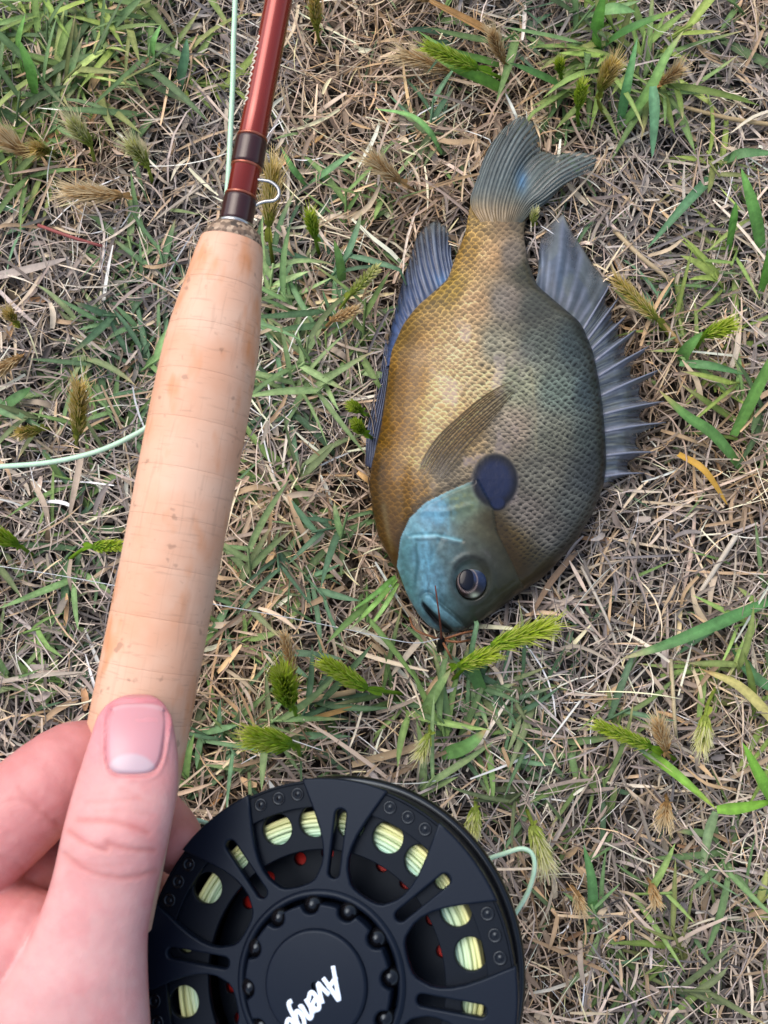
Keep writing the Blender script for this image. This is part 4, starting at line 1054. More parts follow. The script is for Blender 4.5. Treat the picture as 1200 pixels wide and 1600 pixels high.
D = [((842, 445), (840, 400)), ((850, 458), (845, 375)), ((858, 466), (858, 352)), ((868, 476), (880, 334)), ((878, 484), (893, 362)), ((888, 494), (910, 388)), ((897, 503), (928, 415)), ((905, 512), (944, 436)),
     ((911, 522), (953, 443)), ((915, 528), (953, 470)), ((919, 535), (965, 466)), ((921, 543), (963, 496)), ((924, 550), (978, 493)), ((927, 558), (973, 521)), ((930, 567), (993, 515)), ((932, 577), (984, 552)),
     ((935, 590), (1013, 541)), ((937, 605), (993, 586)), ((939, 620), (1031, 577)), ((941, 632), (1008, 615)), ((943, 648), (1036, 627)), ((944, 658), (1008, 650)), ((945, 675), (1039, 660)), ((946, 690), (1000, 692)),
     ((947, 712), (1023, 706)), ((946, 728), (985, 728)), ((944, 745), (1006, 739)), ((942, 757), (960, 752))]
def zb(v): return float(np.interp(v, vs_, zmid))
D2 = [D[k] for k in range(8)]
for k in range(8, 27):
    (b0, t0), (b1, t1) = [np.array(x, float) for x in D[k]], [np.array(x, float) for x in D[k + 1]]
    la, lb = np.linalg.norm(t0 - b0), np.linalg.norm(t1 - b1)
    for f in (0, .12, .3, .55, .8):
        b = b0 + (b1 - b0) * f; g_ = (1 - f) ** 2.6 if la > lb else 1 - f ** 2.6
        d_ = (t0 - b0) / la * (1 - f) + (t1 - b1) / lb * f; d_ /= np.linalg.norm(d_)
        D2.append((tuple(b), tuple(b + d_ * ((lb + (la - lb) * g_) if la > lb else (lb + (la - lb) * g_)))))
D2.append(D[27])
DI = np.array([k for k in range(8)] + [k + f for k in range(8, 27) for f in (0, .12, .3, .55, .8)] + [27.0])
D2 = [(b, t_) if k < 8 or abs(DI[k] % 2) < .25 or abs(DI[k] % 2) > 1.9 else (b, tuple(np.array(b) + (np.array(t_) - np.array(b)) * .86)) for k, (b, t_) in enumerate(D2)]
dc = [[(b[0] - 6, b[1], zb(b[1]) + .001), ((b[0] + t_[0]) / 2, (b[1] + t_[1]) / 2 - 2, zb(b[1]) - .0005), (t_[0], t_[1], .0122)] for k, (b, t_) in enumerate(D2)]
def col_dorsal(c, s, rp, u, v):
    di = np.interp(c * (len(D2) - 1), np.arange(len(D2)), DI); rp = np.where(di >= 8, np.cos(np.pi * di), np.cos(2 * np.pi * di * 2))
    soft = sstep(470, 430, v - (u - 880) * .4)
    base = mixc(mixc(A3(84, 98, 108) * np.ones(s.shape + (3,)), A3(128, 138, 156), s), A3(84, 112, 146), np.exp(-((u - 858) / 22) ** 2 - ((v - 430) / 35) ** 2))
    k = sstep(-.2, .9, rp)
    base = mixc(base, A3(150, 156, 176), k * (.45 + .3 * (1 - soft)))
    base = mixc(base, A3(66, 76, 92), sstep(.3, -1, rp) * .45)
    st_ = np.cos(2 * np.pi * di * 1.5 + .5)
    base = mixc(base, A3(168, 172, 160), sstep(.55, 1, st_) * (di > 8) * .4)
    base = mixc(base, A3(128, 136, 118), (vnoise(c * 90, s * 3) > .62) * .30)
    base = mixc(base, A3(150, 150, 140), soft * sstep(.85, 1, s) * .5)
    return base * .82 * (.80 + .40 * vnoise(c * 200, s * 4))[..., None]
o = fin('dorsal_fin', dc, (len(D2) - 1) * 3 + 1, 24, col_dorsal, ridge=.00008, nray=40)
# the fin spines themselves, one rod each
for k in list(range(8, 27, 2)):
    b, t_ = D[k]
    P = np.array([at_z(b[0] - 4, b[1], zb(b[1]) + .0008), at_z((b[0] + t_[0]) / 2, (b[1] + t_[1]) / 2 - 2, zb(b[1]) + .0003), at_z(t_[0] + 1, t_[1], .0130)])
    V, Q, C = tube(spline(P, 8), np.linspace(.0006, .0002, 8), 6, True, srgb((136, 142, 160))[None])
    link('spine', make_mesh('spine', V - FO, Q, C), M_spine, o)

AN = [((704, 425), (706, 378)), ((698, 440), (697, 354)), ((690, 450), (681, 345)), ((680, 458), (664, 354)), ((668, 467), (651, 370)), ((655, 478), (643, 395)), ((643, 492), (634, 425)), ((632, 506), (624, 460)), ((624, 520), (614, 500)), ((616, 545), (605, 545)), ((610, 565), (601, 580))]
ac = [[(b[0] + 8, b[1] + 3, zb(b[1]) - .001), ((b[0] + t_[0]) / 2, (b[1] + t_[1]) / 2, .0150), (t_[0], t_[1], .0120)] for b, t_ in AN]
def col_anal(c, s, rp, u, v):
    base = mixc(A3(62, 78, 112) * np.ones(s.shape + (3,)), A3(46, 52, 66), sstep(.3, 1, s))
    base = mixc(base, A3(140, 150, 160), sstep(.1, 1, rp) * .55 * sstep(.75, .3, c))
    base = mixc(base, A3(96, 142, 196), np.exp(-((u - 690) / 12) ** 2 - ((v - 438) / 12) ** 2) * .8)
    base = mixc(base, A3(70, 96, 150), sstep(.45, .9, c) * .6)
    base = mixc(base, A3(118, 122, 112), sstep(.75, 1, s) * sstep(.5, .2, c) * .6)
    return base * (.8 + .4 * vnoise(c * 120, s * 4))[..., None]
fin('anal_fin', ac, 140, 20, col_anal, ridge=.00022, nray=17)

PE = [[(571, 727, .0140), (573, 680, .0120), (582, 635, .0110), (593, 590, .0115), (603, 530, .0125)], [(576, 730, .0165), (580, 685, .0145), (590, 640, .0130), (599, 595, .0130), (606, 540, .0130)],
      [(582, 732, .0185), (588, 690, .0165), (597, 645, .0150), (604, 600, .0145), (609, 555, .0140)], [(588, 733, .020), (594, 695, .0190), (601, 650, .0170), (607, 605, .0165), (611, 575, .0160)]]
def col_pelv(c, s, rp, u, v):
    base = mixc(A3(56, 62, 84) * np.ones(s.shape + (3,)), A3(84, 94, 122), sstep(-.2, 1, rp))
    return base * (.8 + .4 * vnoise(c * 60, s * 6))[..., None]
fin('pelvic_fin', PE, 40, 26, col_pelv, ridge=.0004, nray=6)

TL = [[(735, 322, .0140), (745, 280, .0138), (762, 235, .0132), (783, 204, .012)], [(747, 321, .0150), (758, 270, .0148), (778, 225, .0142), (800, 189, .013)], [(760, 321, .0155), (772, 265, .0152), (795, 215, .0148), (817, 181, .0135)],
      [(772, 321, .0158), (788, 265, .0150), (810, 220, .0145), (833, 190, .0135)], [(784, 321, .0158), (802, 265, .0140), (822, 232, .0132), (841, 213, .012)], [(796, 321, .0156), (811, 272, .0120), (829, 247, .0112), (845, 236, .011)],
      [(806, 322, .0155), (822, 285, .0130), (842, 258, .0140), (868, 242, .0155)], [(814, 323, .0152), (832, 292, .0160), (860, 265, .0190), (905, 237, .0205)], [(822, 325, .0148), (842, 302, .0185), (876, 272, .0215), (933, 244, .0225)],
      [(828, 328, .0143), (850, 310, .0180), (886, 284, .0200), (928, 264, .0205)], [(832, 335, .0138), (852, 318, .0155), (872, 298, .0160), (890, 280, .0165)]]
def col_tail(c, s, rp, u, v):
    base = mixc(mixc(A3(168, 136, 88) * np.ones(s.shape + (3,)), A3(104, 98, 82), c), A3(112, 124, 124), sstep(.12, .42, s))
    k = sstep(.15, .45, s)
    base = mixc(base, A3(146, 152, 146), sstep(0, 1, rp) * .38 * k)
    base = mixc(base, A3(74, 86, 90), sstep(0, -1, rp) * .38 * k)
    base = mixc(base, A3(92, 140, 184), np.exp(-((u - 815) / 9) ** 2 - ((v - 282) / 18) ** 2) * .8)
    base = mixc(base, A3(78, 96, 96), sstep(.6, .95, c) * .45)
    base = mixc(base, A3(130, 140, 132), sstep(.82, 1, s) * .4)
    return base * .86 * (.76 + .48 * vnoise(c * 110, s * 4))[..., None]
TL = [[(c_[0][0] * .6 + 781 * .4, 352, float(body_z(c_[0][0] * .6 + 781 * .4, 352)[0]) - .0006), (c_[0][0], c_[0][1] - 4, c_[0][2] + .0016)] + c_[1:] for c_ in TL]
fin('tail_fin', TL, 200, 32, col_tail, ridge=.00018, nray=23)

PF = [[(650, 738), (674, 692), (716, 650), (764, 612), (812, 590)], [(664, 747), (690, 700), (732, 656), (775, 618), (816, 595)], [(678, 750), (704, 708), (746, 664), (786, 630), (815, 600)], [(694, 756), (722, 718), (752, 682), (778, 646), (800, 610)]]
PF3 = []
for c_ in PF:
    s2 = spline(np.array(c_, float), 7); zz = np.polyval(np.polyfit(np.arange(7), body_z(s2[:, 0], s2[:, 1]), 3), np.arange(7))
    PF3.append([(a, b, z_ + .0013 + .0009 * math.sin(math.pi * k / 6)) for k, ((a, b), z_) in enumerate(zip(s2, zz))])
def col_pect(c, s, rp, u, v):
    base = mixc(A3(128, 112, 88) * np.ones(s.shape + (3,)), A3(118, 100, 70), sstep(.1, .5, s))
    base = mixc(base, A3(46, 36, 22), sstep(.3, -1, rp) * .85)
    base = mixc(base, A3(172, 150, 112), sstep(.3, 1, rp) * .5)
    base = mixc(base, A3(70, 54, 30), sstep(.5, .62, vnoise(c * 9 + 4, s * 5)) * .5)
    base = mixc(base, A3(92, 70, 30), sstep(.14, 0, c) * .7)
    base = mixc(base, A3(150, 150, 150), sstep(.2, 0, s) * .5)
    return base * (.84 + .32 * vnoise(c * 40, s * 2))[..., None]
fin('pectoral_fin', PF3, 90, 28, col_pect, ridge=.00016, nray=11, thick=.00012, mat=M_clearfin, alf=lambda c, s, rp: (.16 + .5 * sstep(.2, -1, rp)) * sstep(0, .1, c) * sstep(1, .86, c) * sstep(1.0, .7, s) * sstep(0, .12, s) + .55 * np.exp(-((c - .06) / .05) ** 2) * sstep(1, .8, s) * sstep(0, .1, s))

# ------------------------------------------------------------------ fly rod
RA = at_depth(218, 1130, .262); RB = at_depth(435.5, 0, .285)
rz = (RB - RA) / np.linalg.norm(RB - RA)
rx = np.cross([0, 0, 1.0], rz); rx /= np.linalg.norm(rx); ry = np.cross(rz, rx)
rod = empty('fly_rod', (0, 0, 0))
rod.matrix_world = Matrix(((rx[0], ry[0], rz[0], RA[0]), (rx[1], ry[1], rz[1], RA[1]), (rx[2], ry[2], rz[2], RA[2]), (0, 0, 0, 1)))
tag(rod, 'fly rod with a cork grip and glossy red blank held above the grass', 'fishing rod')
RM = np.stack([rx, ry, rz], 1)
def rod_local(p): return (np.asarray(p) - RA) @ RM
_zz = np.linspace(-.6, .6, 4000); _vv = proj(RA + _zz[:, None] * rz)[1]
def zv(v): return float(np.interp(-v, -_vv, _zz))
def depth_at(z): return float((RA + z * rz - CAM) @ FWD)
def rad_px(w, v): return w / 2 * depth_at(zv(v)) / F
def lathe(prof, n=48, close=True):
    prof = np.array(prof, float); m = len(prof); th = np.linspace(0, 2 * np.pi, n, endpoint=False)
    V = np.stack([prof[:, 0:1] * np.cos(th), prof[:, 0:1] * np.sin(th), prof[:, 1:2] * np.ones((1, n))], -1)
    i = np.arange(m * n).reshape(m, n); j = np.roll(i, -1, 1)
    f = [tuple(map(int, x)) for x in np.stack([i[:-1], j[:-1], j[1:], i[1:]], -1).reshape(-1, 4)]
    if close:
        f.append(tuple(int(x) for x in i[0][::-1])); f.append(tuple(int(x) for x in i[-1]))
    return V.reshape(-1, 3), f
gw = np.array([(372, 95), (385, 100), (400, 106), (425, 114), (450, 121), (480, 131), (510, 140), (540, 146), (580, 150), (650, 153), (750, 153), (850, 152), (950, 153), (1050, 155), (1130, 157), (1300, 158), (1450, 158)], float)
gz = np.array([zv(v) for v in gw[:, 0]]); gr = np.array([rad_px(w, v) for v, w in gw])
ztop = zv(381); zbot = zv(1440)
nring = int(round((ztop - zbot) / .0127))
zr = np.linspace(ztop, zbot, nring + 1)
def grip_r(z): return float(np.interp(-z, -gz, gr))
for k in range(nring):
    z0, z1 = zr[k], zr[k + 1]
    e = .00003
    pr = []
    for f in np.linspace(0, 1, 9):
        z = z0 + (z1 - z0) * f
        rr_ = grip_r(z) - (e if f in (0, 1) else 0)
        pr.append((rr_, z))
    pr.insert(1, (grip_r(z0), z0 - .0002)); pr.insert(-1, (grip_r(z1), z1 + .0002))
    V, Q = lathe(pr[::-1], 64)
    link('cork_ring', make_mesh('cork_ring', V, Q), M_cork, rod)
zb0 = zv(352)
V, Q = lathe([(grip_r(ztop) * .995, ztop + .00005), (rad_px(92, 372), zv(372)), (rad_px(84, 362), zv(363)), (rad_px(62, 354), zv(355)), (.0044, zv(352))], 48)
link('burl_ring', make_mesh('burl_ring', V, Q), M_burl, rod)
V, Q = lathe([(.0049, zv(355)), (.0051, zv(352)), (.0048, zv(349)), (.0040, zv(347))], 40)
link('winding_check', make_mesh('winding_check', V, Q), M_steel, rod)
r0, r1 = rad_px(47, 345), rad_px(40.5, 0)
zt = zv(0); zs = np.linspace(zb0, zt + .75, 24)
blr = lambda z: max(.0012, r0 + (r1 - r0) * (z - zb0) / (zt - zb0) * (1.0 if z < zt else .55) - (0 if z < zt else 0))
V, Q = lathe([(blr(z), z) for z in zs], 40)
link('blank', make_mesh('blank', V, Q), M_blank, rod)
for va, vb in ((350, 308), (261, 217)):
    za, zb_ = zv(va), zv(vb); n = 16
    V, Q = lathe([(blr(za) + .0001, za), (blr(za) + .00042, za + .0006)] + [(blr(za + (zb_ - za) * f) + .00048 + .00003 * (k % 2), za + (zb_ - za) * f) for k, f in enumerate(np.linspace(.1, .9, n))] + [(blr(zb_) + .00042, zb_ - .0006), (blr(zb_) + .0001, zb_)], 40)
    link('thread_wrap', make_mesh('thread_wrap', V, Q), M_wrap, rod)
for va in (307, 262, 216):
    za = zv(va)
    V, Q = lathe([(blr(za) + .0001, za - .0004), (blr(za) + .0004, za - .0002), (blr(za) + .0004, za + .0002), (blr(za) + .0001, za + .0004)], 40)
    link('gold_band', make_mesh('gold_band', V, Q), M_gold, rod)
kp = np.array([at_depth(u, v, d) for u, v, d in ((400, 281, .2785), (412, 282, .2785), (424, 285, .2785), (434, 294, .2785), (436, 304, .2785), (429, 313, .2785), (414, 315, .2785), (405, 318, .2785), (396, 323, .2785))])
V, Q, C = tube(spline(rod_local(kp), 40), .00052, 8)
link('hook_keeper', make_mesh('hook_keeper', V, Q), M_steel, rod)
sq = []
for f in np.linspace(0, 1, 90):
    z = zv(172) + (zv(66) - zv(172)) * f
    a = math.pi * 0.5 * 0
    sq.append((z, .22 * math.sin(f * 2 * math.pi * 11) + .06 * math.sin(f * 60)))
vd = rod_local(CAM + 0 * RA) - np.array([0, 0, zv(120)]); vd[2] = 0; vd /= np.linalg.norm(vd)
sd = np.cross([0, 0, 1.0], vd)
if rod_local(RA + RIGHT)[0] * sd[0] + rod_local(RA + RIGHT)[1] * sd[1] > 0: sd = -sd
pts = []
for z, w in sq:
    a = R(66) + w * .9
    pts.append((vd * math.cos(a) + sd * math.sin(a)) * (blr(z) + .00012) + np.array([0, 0, z]))
V, Q, C = tube(np.array(pts), .00022, 5)
link('inscription', make_mesh('inscription', V, Q), M_cream, rod)
# reel seat and butt below the grip
V, Q = lathe([(.0098, zbot - .0002), (.0105, zbot - .004), (.0095, zbot - .008), (.0095, zbot - .085), (.011, zbot - .09), (.011, zbot - .10), (.006, zbot - .104)], 40)
link('reel_seat', make_mesh('reel_seat', V, Q), M_black2, rod)

# ------------------------------------------------------------------ fly reel
def cam_vec(x, y, z): return RIGHT * x + UP * y - FWD * z
ta, tb_ = -0.224, 0.214
nc = np.array([math.sin(ta), math.sin(tb_) * math.cos(ta), math.cos(ta) * math.cos(tb_)])
xc = np.cross([0, 1, 0], nc); xc /= np.linalg.norm(xc); yc = np.cross(nc, xc)
RX, RY, RN = cam_vec(*xc), cam_vec(*yc), cam_vec(*nc)
RC = at_depth(500.7, 1533.2, .245)
RR = .0466; PH = 1.4997
reel = empty('fly_reel', (0, 0, 0))
reel.matrix_world = Matrix(((RX[0], RY[0], RN[0], RC[0]), (RX[1], RY[1], RN[1], RC[1]), (RX[2], RY[2], RN[2], RC[2]), (0, 0, 0, 1)))
tag(reel, 'black ported fly reel wound with pale green line, mounted below the cork grip', 'reel')
DG = None
def curve_mesh(name, loops, depth, bevel, z):
    cu = bpy.data.curves.new(name, 'CURVE'); cu.dimensions = '2D'; cu.fill_mode = 'BOTH'
    cu.extrude = depth / 2 - bevel; cu.bevel_depth = bevel; cu.bevel_resolution = 2
    for lp in loops:
        sp = cu.splines.new('POLY'); sp.points.add(len(lp) - 1)
        for p, (x, y) in zip(sp.points, lp): p.co = (x, y, 0, 1)
        sp.use_cyclic_u = True
    o = bpy.data.objects.new(name, cu); COL.objects.link(o)
    dg = bpy.context.evaluated_depsgraph_get(); dg.update()
    me = bpy.data.meshes.new_from_object(o.evaluated_get(dg))
    bpy.data.objects.remove(o); bpy.data.curves.remove(cu)
    n = len(me.vertices); a = np.zeros(n * 3, np.float32); me.vertices.foreach_get('co', a); a = a.reshape(-1, 3); a[:, 2] += z - depth / 2
    me.vertices.foreach_set('co', a.ravel()); me.update(); me.name = name
    return me
def pol(r, a): return (r * math.cos(a), r * math.sin(a))
# window outline (half angle in degrees against radius)
WIN = [(.462, 0), (.465, 4.5), (.475, 9.0), (.495, 12.3), (.53, 14.5), (.57, 16.3), (.62, 16.9), (.68, 16.5), (.75, 15.2), (.83, 13.3), (.92, 11.2), (1.0, 9.7)]
outline = []
for k in range(8):
    a0 = PH + k * math.pi / 4
    hw = R(22.5 - 9.7)
    for f in np.linspace(-1, 1, 14): outline.append(pol(RR, a0 + hw * f))
    wc = a0 + math.pi / 8
    for r, h in WIN[::-1][1:]: outline.append(pol(RR * r, wc - R(h)))
    for r, h in WIN[1:-1]: outline.append(pol(RR * r, wc + R(h)))
inner = [pol(RR * .42, a) for a in np.linspace(0, 2 * np.pi, 96, endpoint=False)]
loops = [outline, inner]
for k in range(8):
    a0 = PH + k * math.pi / 4; d = np.array(pol(1, a0)); nrm = np.array([-d[1], d[0]]); hw = .040 * RR; s = []
    for th in np.linspace(-math.pi / 2, math.pi / 2, 10): s.append(tuple(d * (.83 * RR + hw * math.cos(th)) + nrm * hw * math.sin(th)))
    for th in np.linspace(math.pi / 2, 3 * math.pi / 2, 10): s.append(tuple(d * (.535 * RR + hw * math.cos(th)) + nrm * hw * math.sin(th)))
    loops.append(s)
me = curve_mesh('face_plate', loops, .0026, .0005, 0.0)
link('face_plate', me, M_black, reel)
# recessed rim panels with three dimpled rivets each
for k in range(8):
    wc = PH + k * math.pi / 4 + math.pi / 8
    lp = [pol(RR * .996, wc + R(10.4) * f) for f in np.linspace(-1, 1, 10)] + [pol(RR * .865, wc + R(13.5) * f) for f in np.linspace(1, -1, 10)]
    rp = link('rim_panel', curve_mesh('rim_panel', [lp], .0016, .0002, -.0011), M_black2, reel)
    for f in (-6.6, 0, 6.6):
        x, y = pol(RR * .935, wc + R(f))
        V, Q = lathe([(.0017, -.0011), (.0016, -.0008), (.0012, -.00085), (.0010, -.00125), (.0008, -.0012), (.0004, -.00095), (.0001, -.0009)], 16, False)
        V = V + np.array([x, y, 0])
        link('rivet', make_mesh('rivet', V, Q), M_gloss, rp)
# port plate with round holes
HOLES = [150, 133, 113, 97.5, 67, 52, 30, 14]
HOLES = HOLES + [h - 180 for h in HOLES]
ro = [pol(RR * .875, a) for a in np.linspace(0, 2 * np.pi, 120, endpoint=False)]
ri = [pol(RR * .645, a) for a in np.linspace(0, 2 * np.pi, 96, endpoint=False)]
hl = [[tuple(np.array(pol(RR * .785, R(h))) + np.array(pol(RR * .088, b))) for b in np.linspace(0, 2 * np.pi, 28, endpoint=False)] for h in HOLES]
hl += [[tuple(np.array(pol(RR * r2, R(h))) + np.array(pol(RR * r3, b))) for b in np.linspace(0, 2 * np.pi, 24, endpoint=False)] for h, r2, r3 in ((82.5, .785, .082), (41, .80, .045), (-4, .785, .065), (173, .785, .05))]
link('port_plate', curve_mesh('port_plate', [ro, ri] + hl, .0018, .0003, -.0028), M_black2, reel)
# inner drum wall with small holes over the red backing
ro = [pol(RR * .67, a) for a in np.linspace(0, 2 * np.pi, 96, endpoint=False)]
ri = [pol(RR * .40, a) for a in np.linspace(0, 2 * np.pi, 72, endpoint=False)]
hl = [[tuple(np.array(pol(RR * .60, R(h))) + np.array(pol(RR * .038, b))) for b in np.linspace(0, 2 * np.pi, 20, endpoint=False)] for h in HOLES]
link('inner_drum', curve_mesh('inner_drum', [ro, ri] + hl, .0015, .0002, -.0130), M_black2, reel)
V, Q = lathe([(RR * .67, -.0175), (RR * .67, -.0155), (RR * .42, -.0155), (RR * .42, -.0175)], 72, False)
link('red_backing', make_mesh('red_backing', V, Q), M_red, reel)
# wound fly line: concentric turns
vs2, qs2, cs2, off = [], [], [], 0
for i, r in enumerate(np.linspace(.70, .82, 9)):
    for j in range(3):
        th = np.linspace(0, 2 * np.pi, 140, endpoint=False); rr_ = RR * (r + .006 * np.sin(3 * th + i * 2 + j)); zz_ = -.0056 - .0016 * j - .0004 * np.cos(2 * th + i) - (.0006 if i % 2 else 0)
        tr = .00055; n = 8; ph = np.linspace(0, 2 * np.pi, n, endpoint=False)
        X = (rr_[:, None] + tr * np.cos(ph)) * np.cos(th)[:, None]; Y = (rr_[:, None] + tr * np.cos(ph)) * np.sin(th)[:, None]; Z = zz_[:, None] + tr * np.sin(ph)
        idx = np.arange(140 * n).reshape(140, n) + off; a_ = np.roll(idx, -1, 0); b_ = np.roll(idx, -1, 1); ab = np.roll(a_, -1, 1)
        vs2.append(np.stack([X, Y, Z], -1).reshape(-1, 3)); qs2.append(np.stack([idx, a_, ab, b_], -1).reshape(-1, 4)); off += 140 * n
        cl = srgb(np.array((196, 240, 222)) * (1 - i / 8) + np.array((246, 248, 176)) * (i / 8)) * 1.15
        cs2.append(np.repeat((cl * rng.uniform(.9, 1.1))[None], 140 * n, 0))
link('wound_line', make_mesh('wound_line', np.vstack(vs2), np.vstack(qs2), np.vstack(cs2)), M_line2, reel)
# spool rim, rear flange and frame
V, Q = lathe([(RR * .985, -.0008), (RR * .998, -.0016), (RR * .998, -.0045), (RR * .97, -.0050), (RR * .965, -.0185), (RR * .88, -.0185), (RR * .88, -.0030), (RR * .965, -.0016)], 120, False)
link('spool_rim', make_mesh('spool_rim', V, Q), M_black2, reel)
V, Q = lathe([(RR * .30, -.0235), (RR * .98, -.0235), (RR * 1.005, -.0222), (RR * 1.01, -.0200), (RR * 1.0, -.0188), (RR * .985, -.0184), (RR * .93, -.0192), (RR * .30, -.0198)], 140, False)
link('rear_frame', make_mesh('rear_frame', V, Q), M_gloss, reel)
# hub: raised lip, bearing balls, scalloped knob, cap
V, Q = lathe([(RR * .455, -.0006), (RR * .446, .0005), (RR * .428, .0009), (RR * .412, .0006), (RR * .405, -.0004), (RR * .402, -.0045), (RR * .05, -.0045)], 96, False)
link('hub_lip', make_mesh('hub_lip', V, Q), M_black, reel)
kn = []
for a in np.linspace(0, 2 * np.pi, 240, endpoint=False):
    da = (a - R(9) + R(15)) % R(30) - R(15); q_ = .0605 ** 2 - (.386 * math.sin(da)) ** 2
    kn.append(pol(RR * (min(.374, .386 * math.cos(da) - math.sqrt(q_)) if q_ > 0 else .374), a))
link('drag_knob', curve_mesh('drag_knob', [kn], .0060, .0005, .0035), M_black, reel)
for k in range(12):
    x, y = pol(RR * .374, R(9 + 30 * k))
    u_, v_ = np.meshgrid(np.linspace(0, np.pi, 10), np.linspace(0, 2 * np.pi, 16, endpoint=False), indexing='ij'); rb = .0025
    V = np.stack([x + rb * np.sin(u_) * np.cos(v_), y + rb * np.sin(u_) * np.sin(v_), -.0004 + rb * 1.1 * np.cos(u_)], -1).reshape(-1, 3)
    i = np.arange(160).reshape(10, 16); j = np.roll(i, -1, 1)
    link('grip_stud', make_mesh('grip_stud', V, np.stack([i[:-1], i[1:], j[1:], j[:-1]], -1).reshape(-1, 4)), M_gloss, reel)
V, Q = lathe([(RR * .272, .0032), (RR * .272, .00325), (RR * .266, .0042), (RR * .262, .00445), (RR * .255, .0046), (RR * .250, .00462), (RR * .02, .00465)], 72, False)
cap = link('cap', make_mesh('cap', V, Q), M_black, reel)
# printed script lettering on the cap
LET = {'A': (.74, [[(0, 0), (.30, .6), (.52, 1.0), (.56, .5), (.60, 0)], [(.10, .36), (.66, .42)]]),
       'v': (.46, [[(.0, .60), (.10, .25), (.16, 0), (.30, .30), (.42, .62)]]),
       'e': (.42, [[(.04, .28), (.34, .36), (.32, .56), (.18, .62), (.05, .42), (.06, .12), (.18, 0), (.40, .14)]]),
       'n': (.48, [[(.04, .62), (.04, 0)], [(.04, .36), (.16, .58), (.30, .60), (.34, .40), (.34, .08), (.46, .04)]]),
       'g': (.46, [[(.34, .56), (.18, .62), (.05, .42), (.07, .12), (.2, .06), (.34, .30), (.36, .58), (.34, -.1), (.26, -.38), (.08, -.34)]]),
       'r': (.36, [[(.04, .62), (.05, 0)], [(.05, .36), (.16, .58), (.34, .60)]])}
SZ = .0060; tot = sum(LET[c_][0] for c_ in 'Avenger') * SZ
# reading direction: down-left in the photograph
d_img = np.array([-.62, -.78]); dd = np.array([d_img @ [1, 0], d_img @ [0, 1]])
tdir = dd / np.linalg.norm(dd); tup = np.array([-tdir[1], tdir[0]])
vsT, fsT, off = [], [], 0; xcur = -tot / 2
for ch in 'Avenger':
    adv, strokes = LET[ch]
    for st in strokes:
        P = spline(np.array(st), max(6, len(st) * 4))
        P2 = np.stack([xcur + (P[:, 0] + .24 * P[:, 1]) * SZ, (P[:, 1] - .36) * SZ], 1)
        W3 = np.stack([P2[:, 0] * tdir[0] + P2[:, 1] * tup[0], P2[:, 0] * tdir[1] + P2[:, 1] * tup[1], np.full(len(P2), .00475)], 1)
        W3[:, :2] += np.array([-.0004, -.0044]); V, Q, _ = tube(W3, .00056, 8)
        V[:, 2] = .00475 + (V[:, 2] - .00475) * .22
        vsT.append(V); fsT += [tuple(i + off for i in f) for f in Q]; off += len(V)
    xcur += adv * SZ
link('lettering', make_mesh('lettering', np.vstack(vsT), fsT), M_print, cap)
# foot joining the frame to the reel seat
fz = RA + (zbot - .045) * rz
loc = lambda p: np.array([(p - RC) @ RX, (p - RC) @ RY, (p - RC) @ RN])
f0 = loc(fz) ; f1_ = np.array([-RR * .98, f0[1] * .6, -.022])
V, Q, C = tube(np.array([f1_ + np.array([.012, 0, 0]), f1_, (f0 + f1_) / 2, f0]), [.004, .005, .0045, .006], 12)
link('foot', make_mesh('foot', V, Q), M_black2, reel)

# ------------------------------------------------------------------ lines
def line_thing(name, pts, rad, mat, label, cat, n=90):
    P = spline(np.array(pts), n); org = P[0].copy()
    V, Q, C = tube(P, rad, 8)
    return tag(link(name, make_mesh(name, V - org, Q), mat, None, tuple(org)), label, cat)
L1 = [at_depth(u, v, d) for u, v, d in ((430, -420, .31), (376, -80, .300), (366, 40, .297), (364, 120, .296), (360, 210, .295), (356, 285, .294), (348, 350, .294), (330, 430, .294), (305, 520, .293), (280, 600, .292),
                                        (238, 659, .290), (205, 682, .290), (150, 706, .292), (80, 722, .295), (0, 729, .30), (-120, 735, .32))] + [at_z(-330, 760, .05), at_z(-460, 800, .012), at_z(-600, 900, .012)]
line_thing('fly_line', L1, .00078, M_line, 'pale green fly line running beside the red blank and out past the cork grip', 'fishing line', 160)
L2 = [at_depth(u, v, d) for u, v, d in ((250, 1282, .288), (285, 1283, .288), (320, 1285, .290), (420, 1330, .295), (560, 1385, .296), (680, 1385, .290), (755, 1346, .285), (790, 1333, .283), (815, 1326, .282), (831, 1334, .282), (835, 1358, .282), (824, 1396, .283), (800, 1436, .284), (770, 1490, .286), (700, 1520, .288))]
line_thing('fly_line', L2, .00066, M_line, 'small loop of pale green line sticking out beside the reel rim', 'fishing line', 120)
L3 = [at_z(u, v, z) for u, v, z in ((-120, 870, .012), (-20, 882, .018), (80, 897, .022), (180, 915, .024), (260, 930, .024), (340, 945, .022), (440, 963, .022), (540, 983, .022), (640, 1004, .022), (688, 998, .022))]
line_thing('leader_line', L3, .00015, M_mono, 'hair-thin clear leader crossing the grass to the fish mouth', 'fishing line', 100)

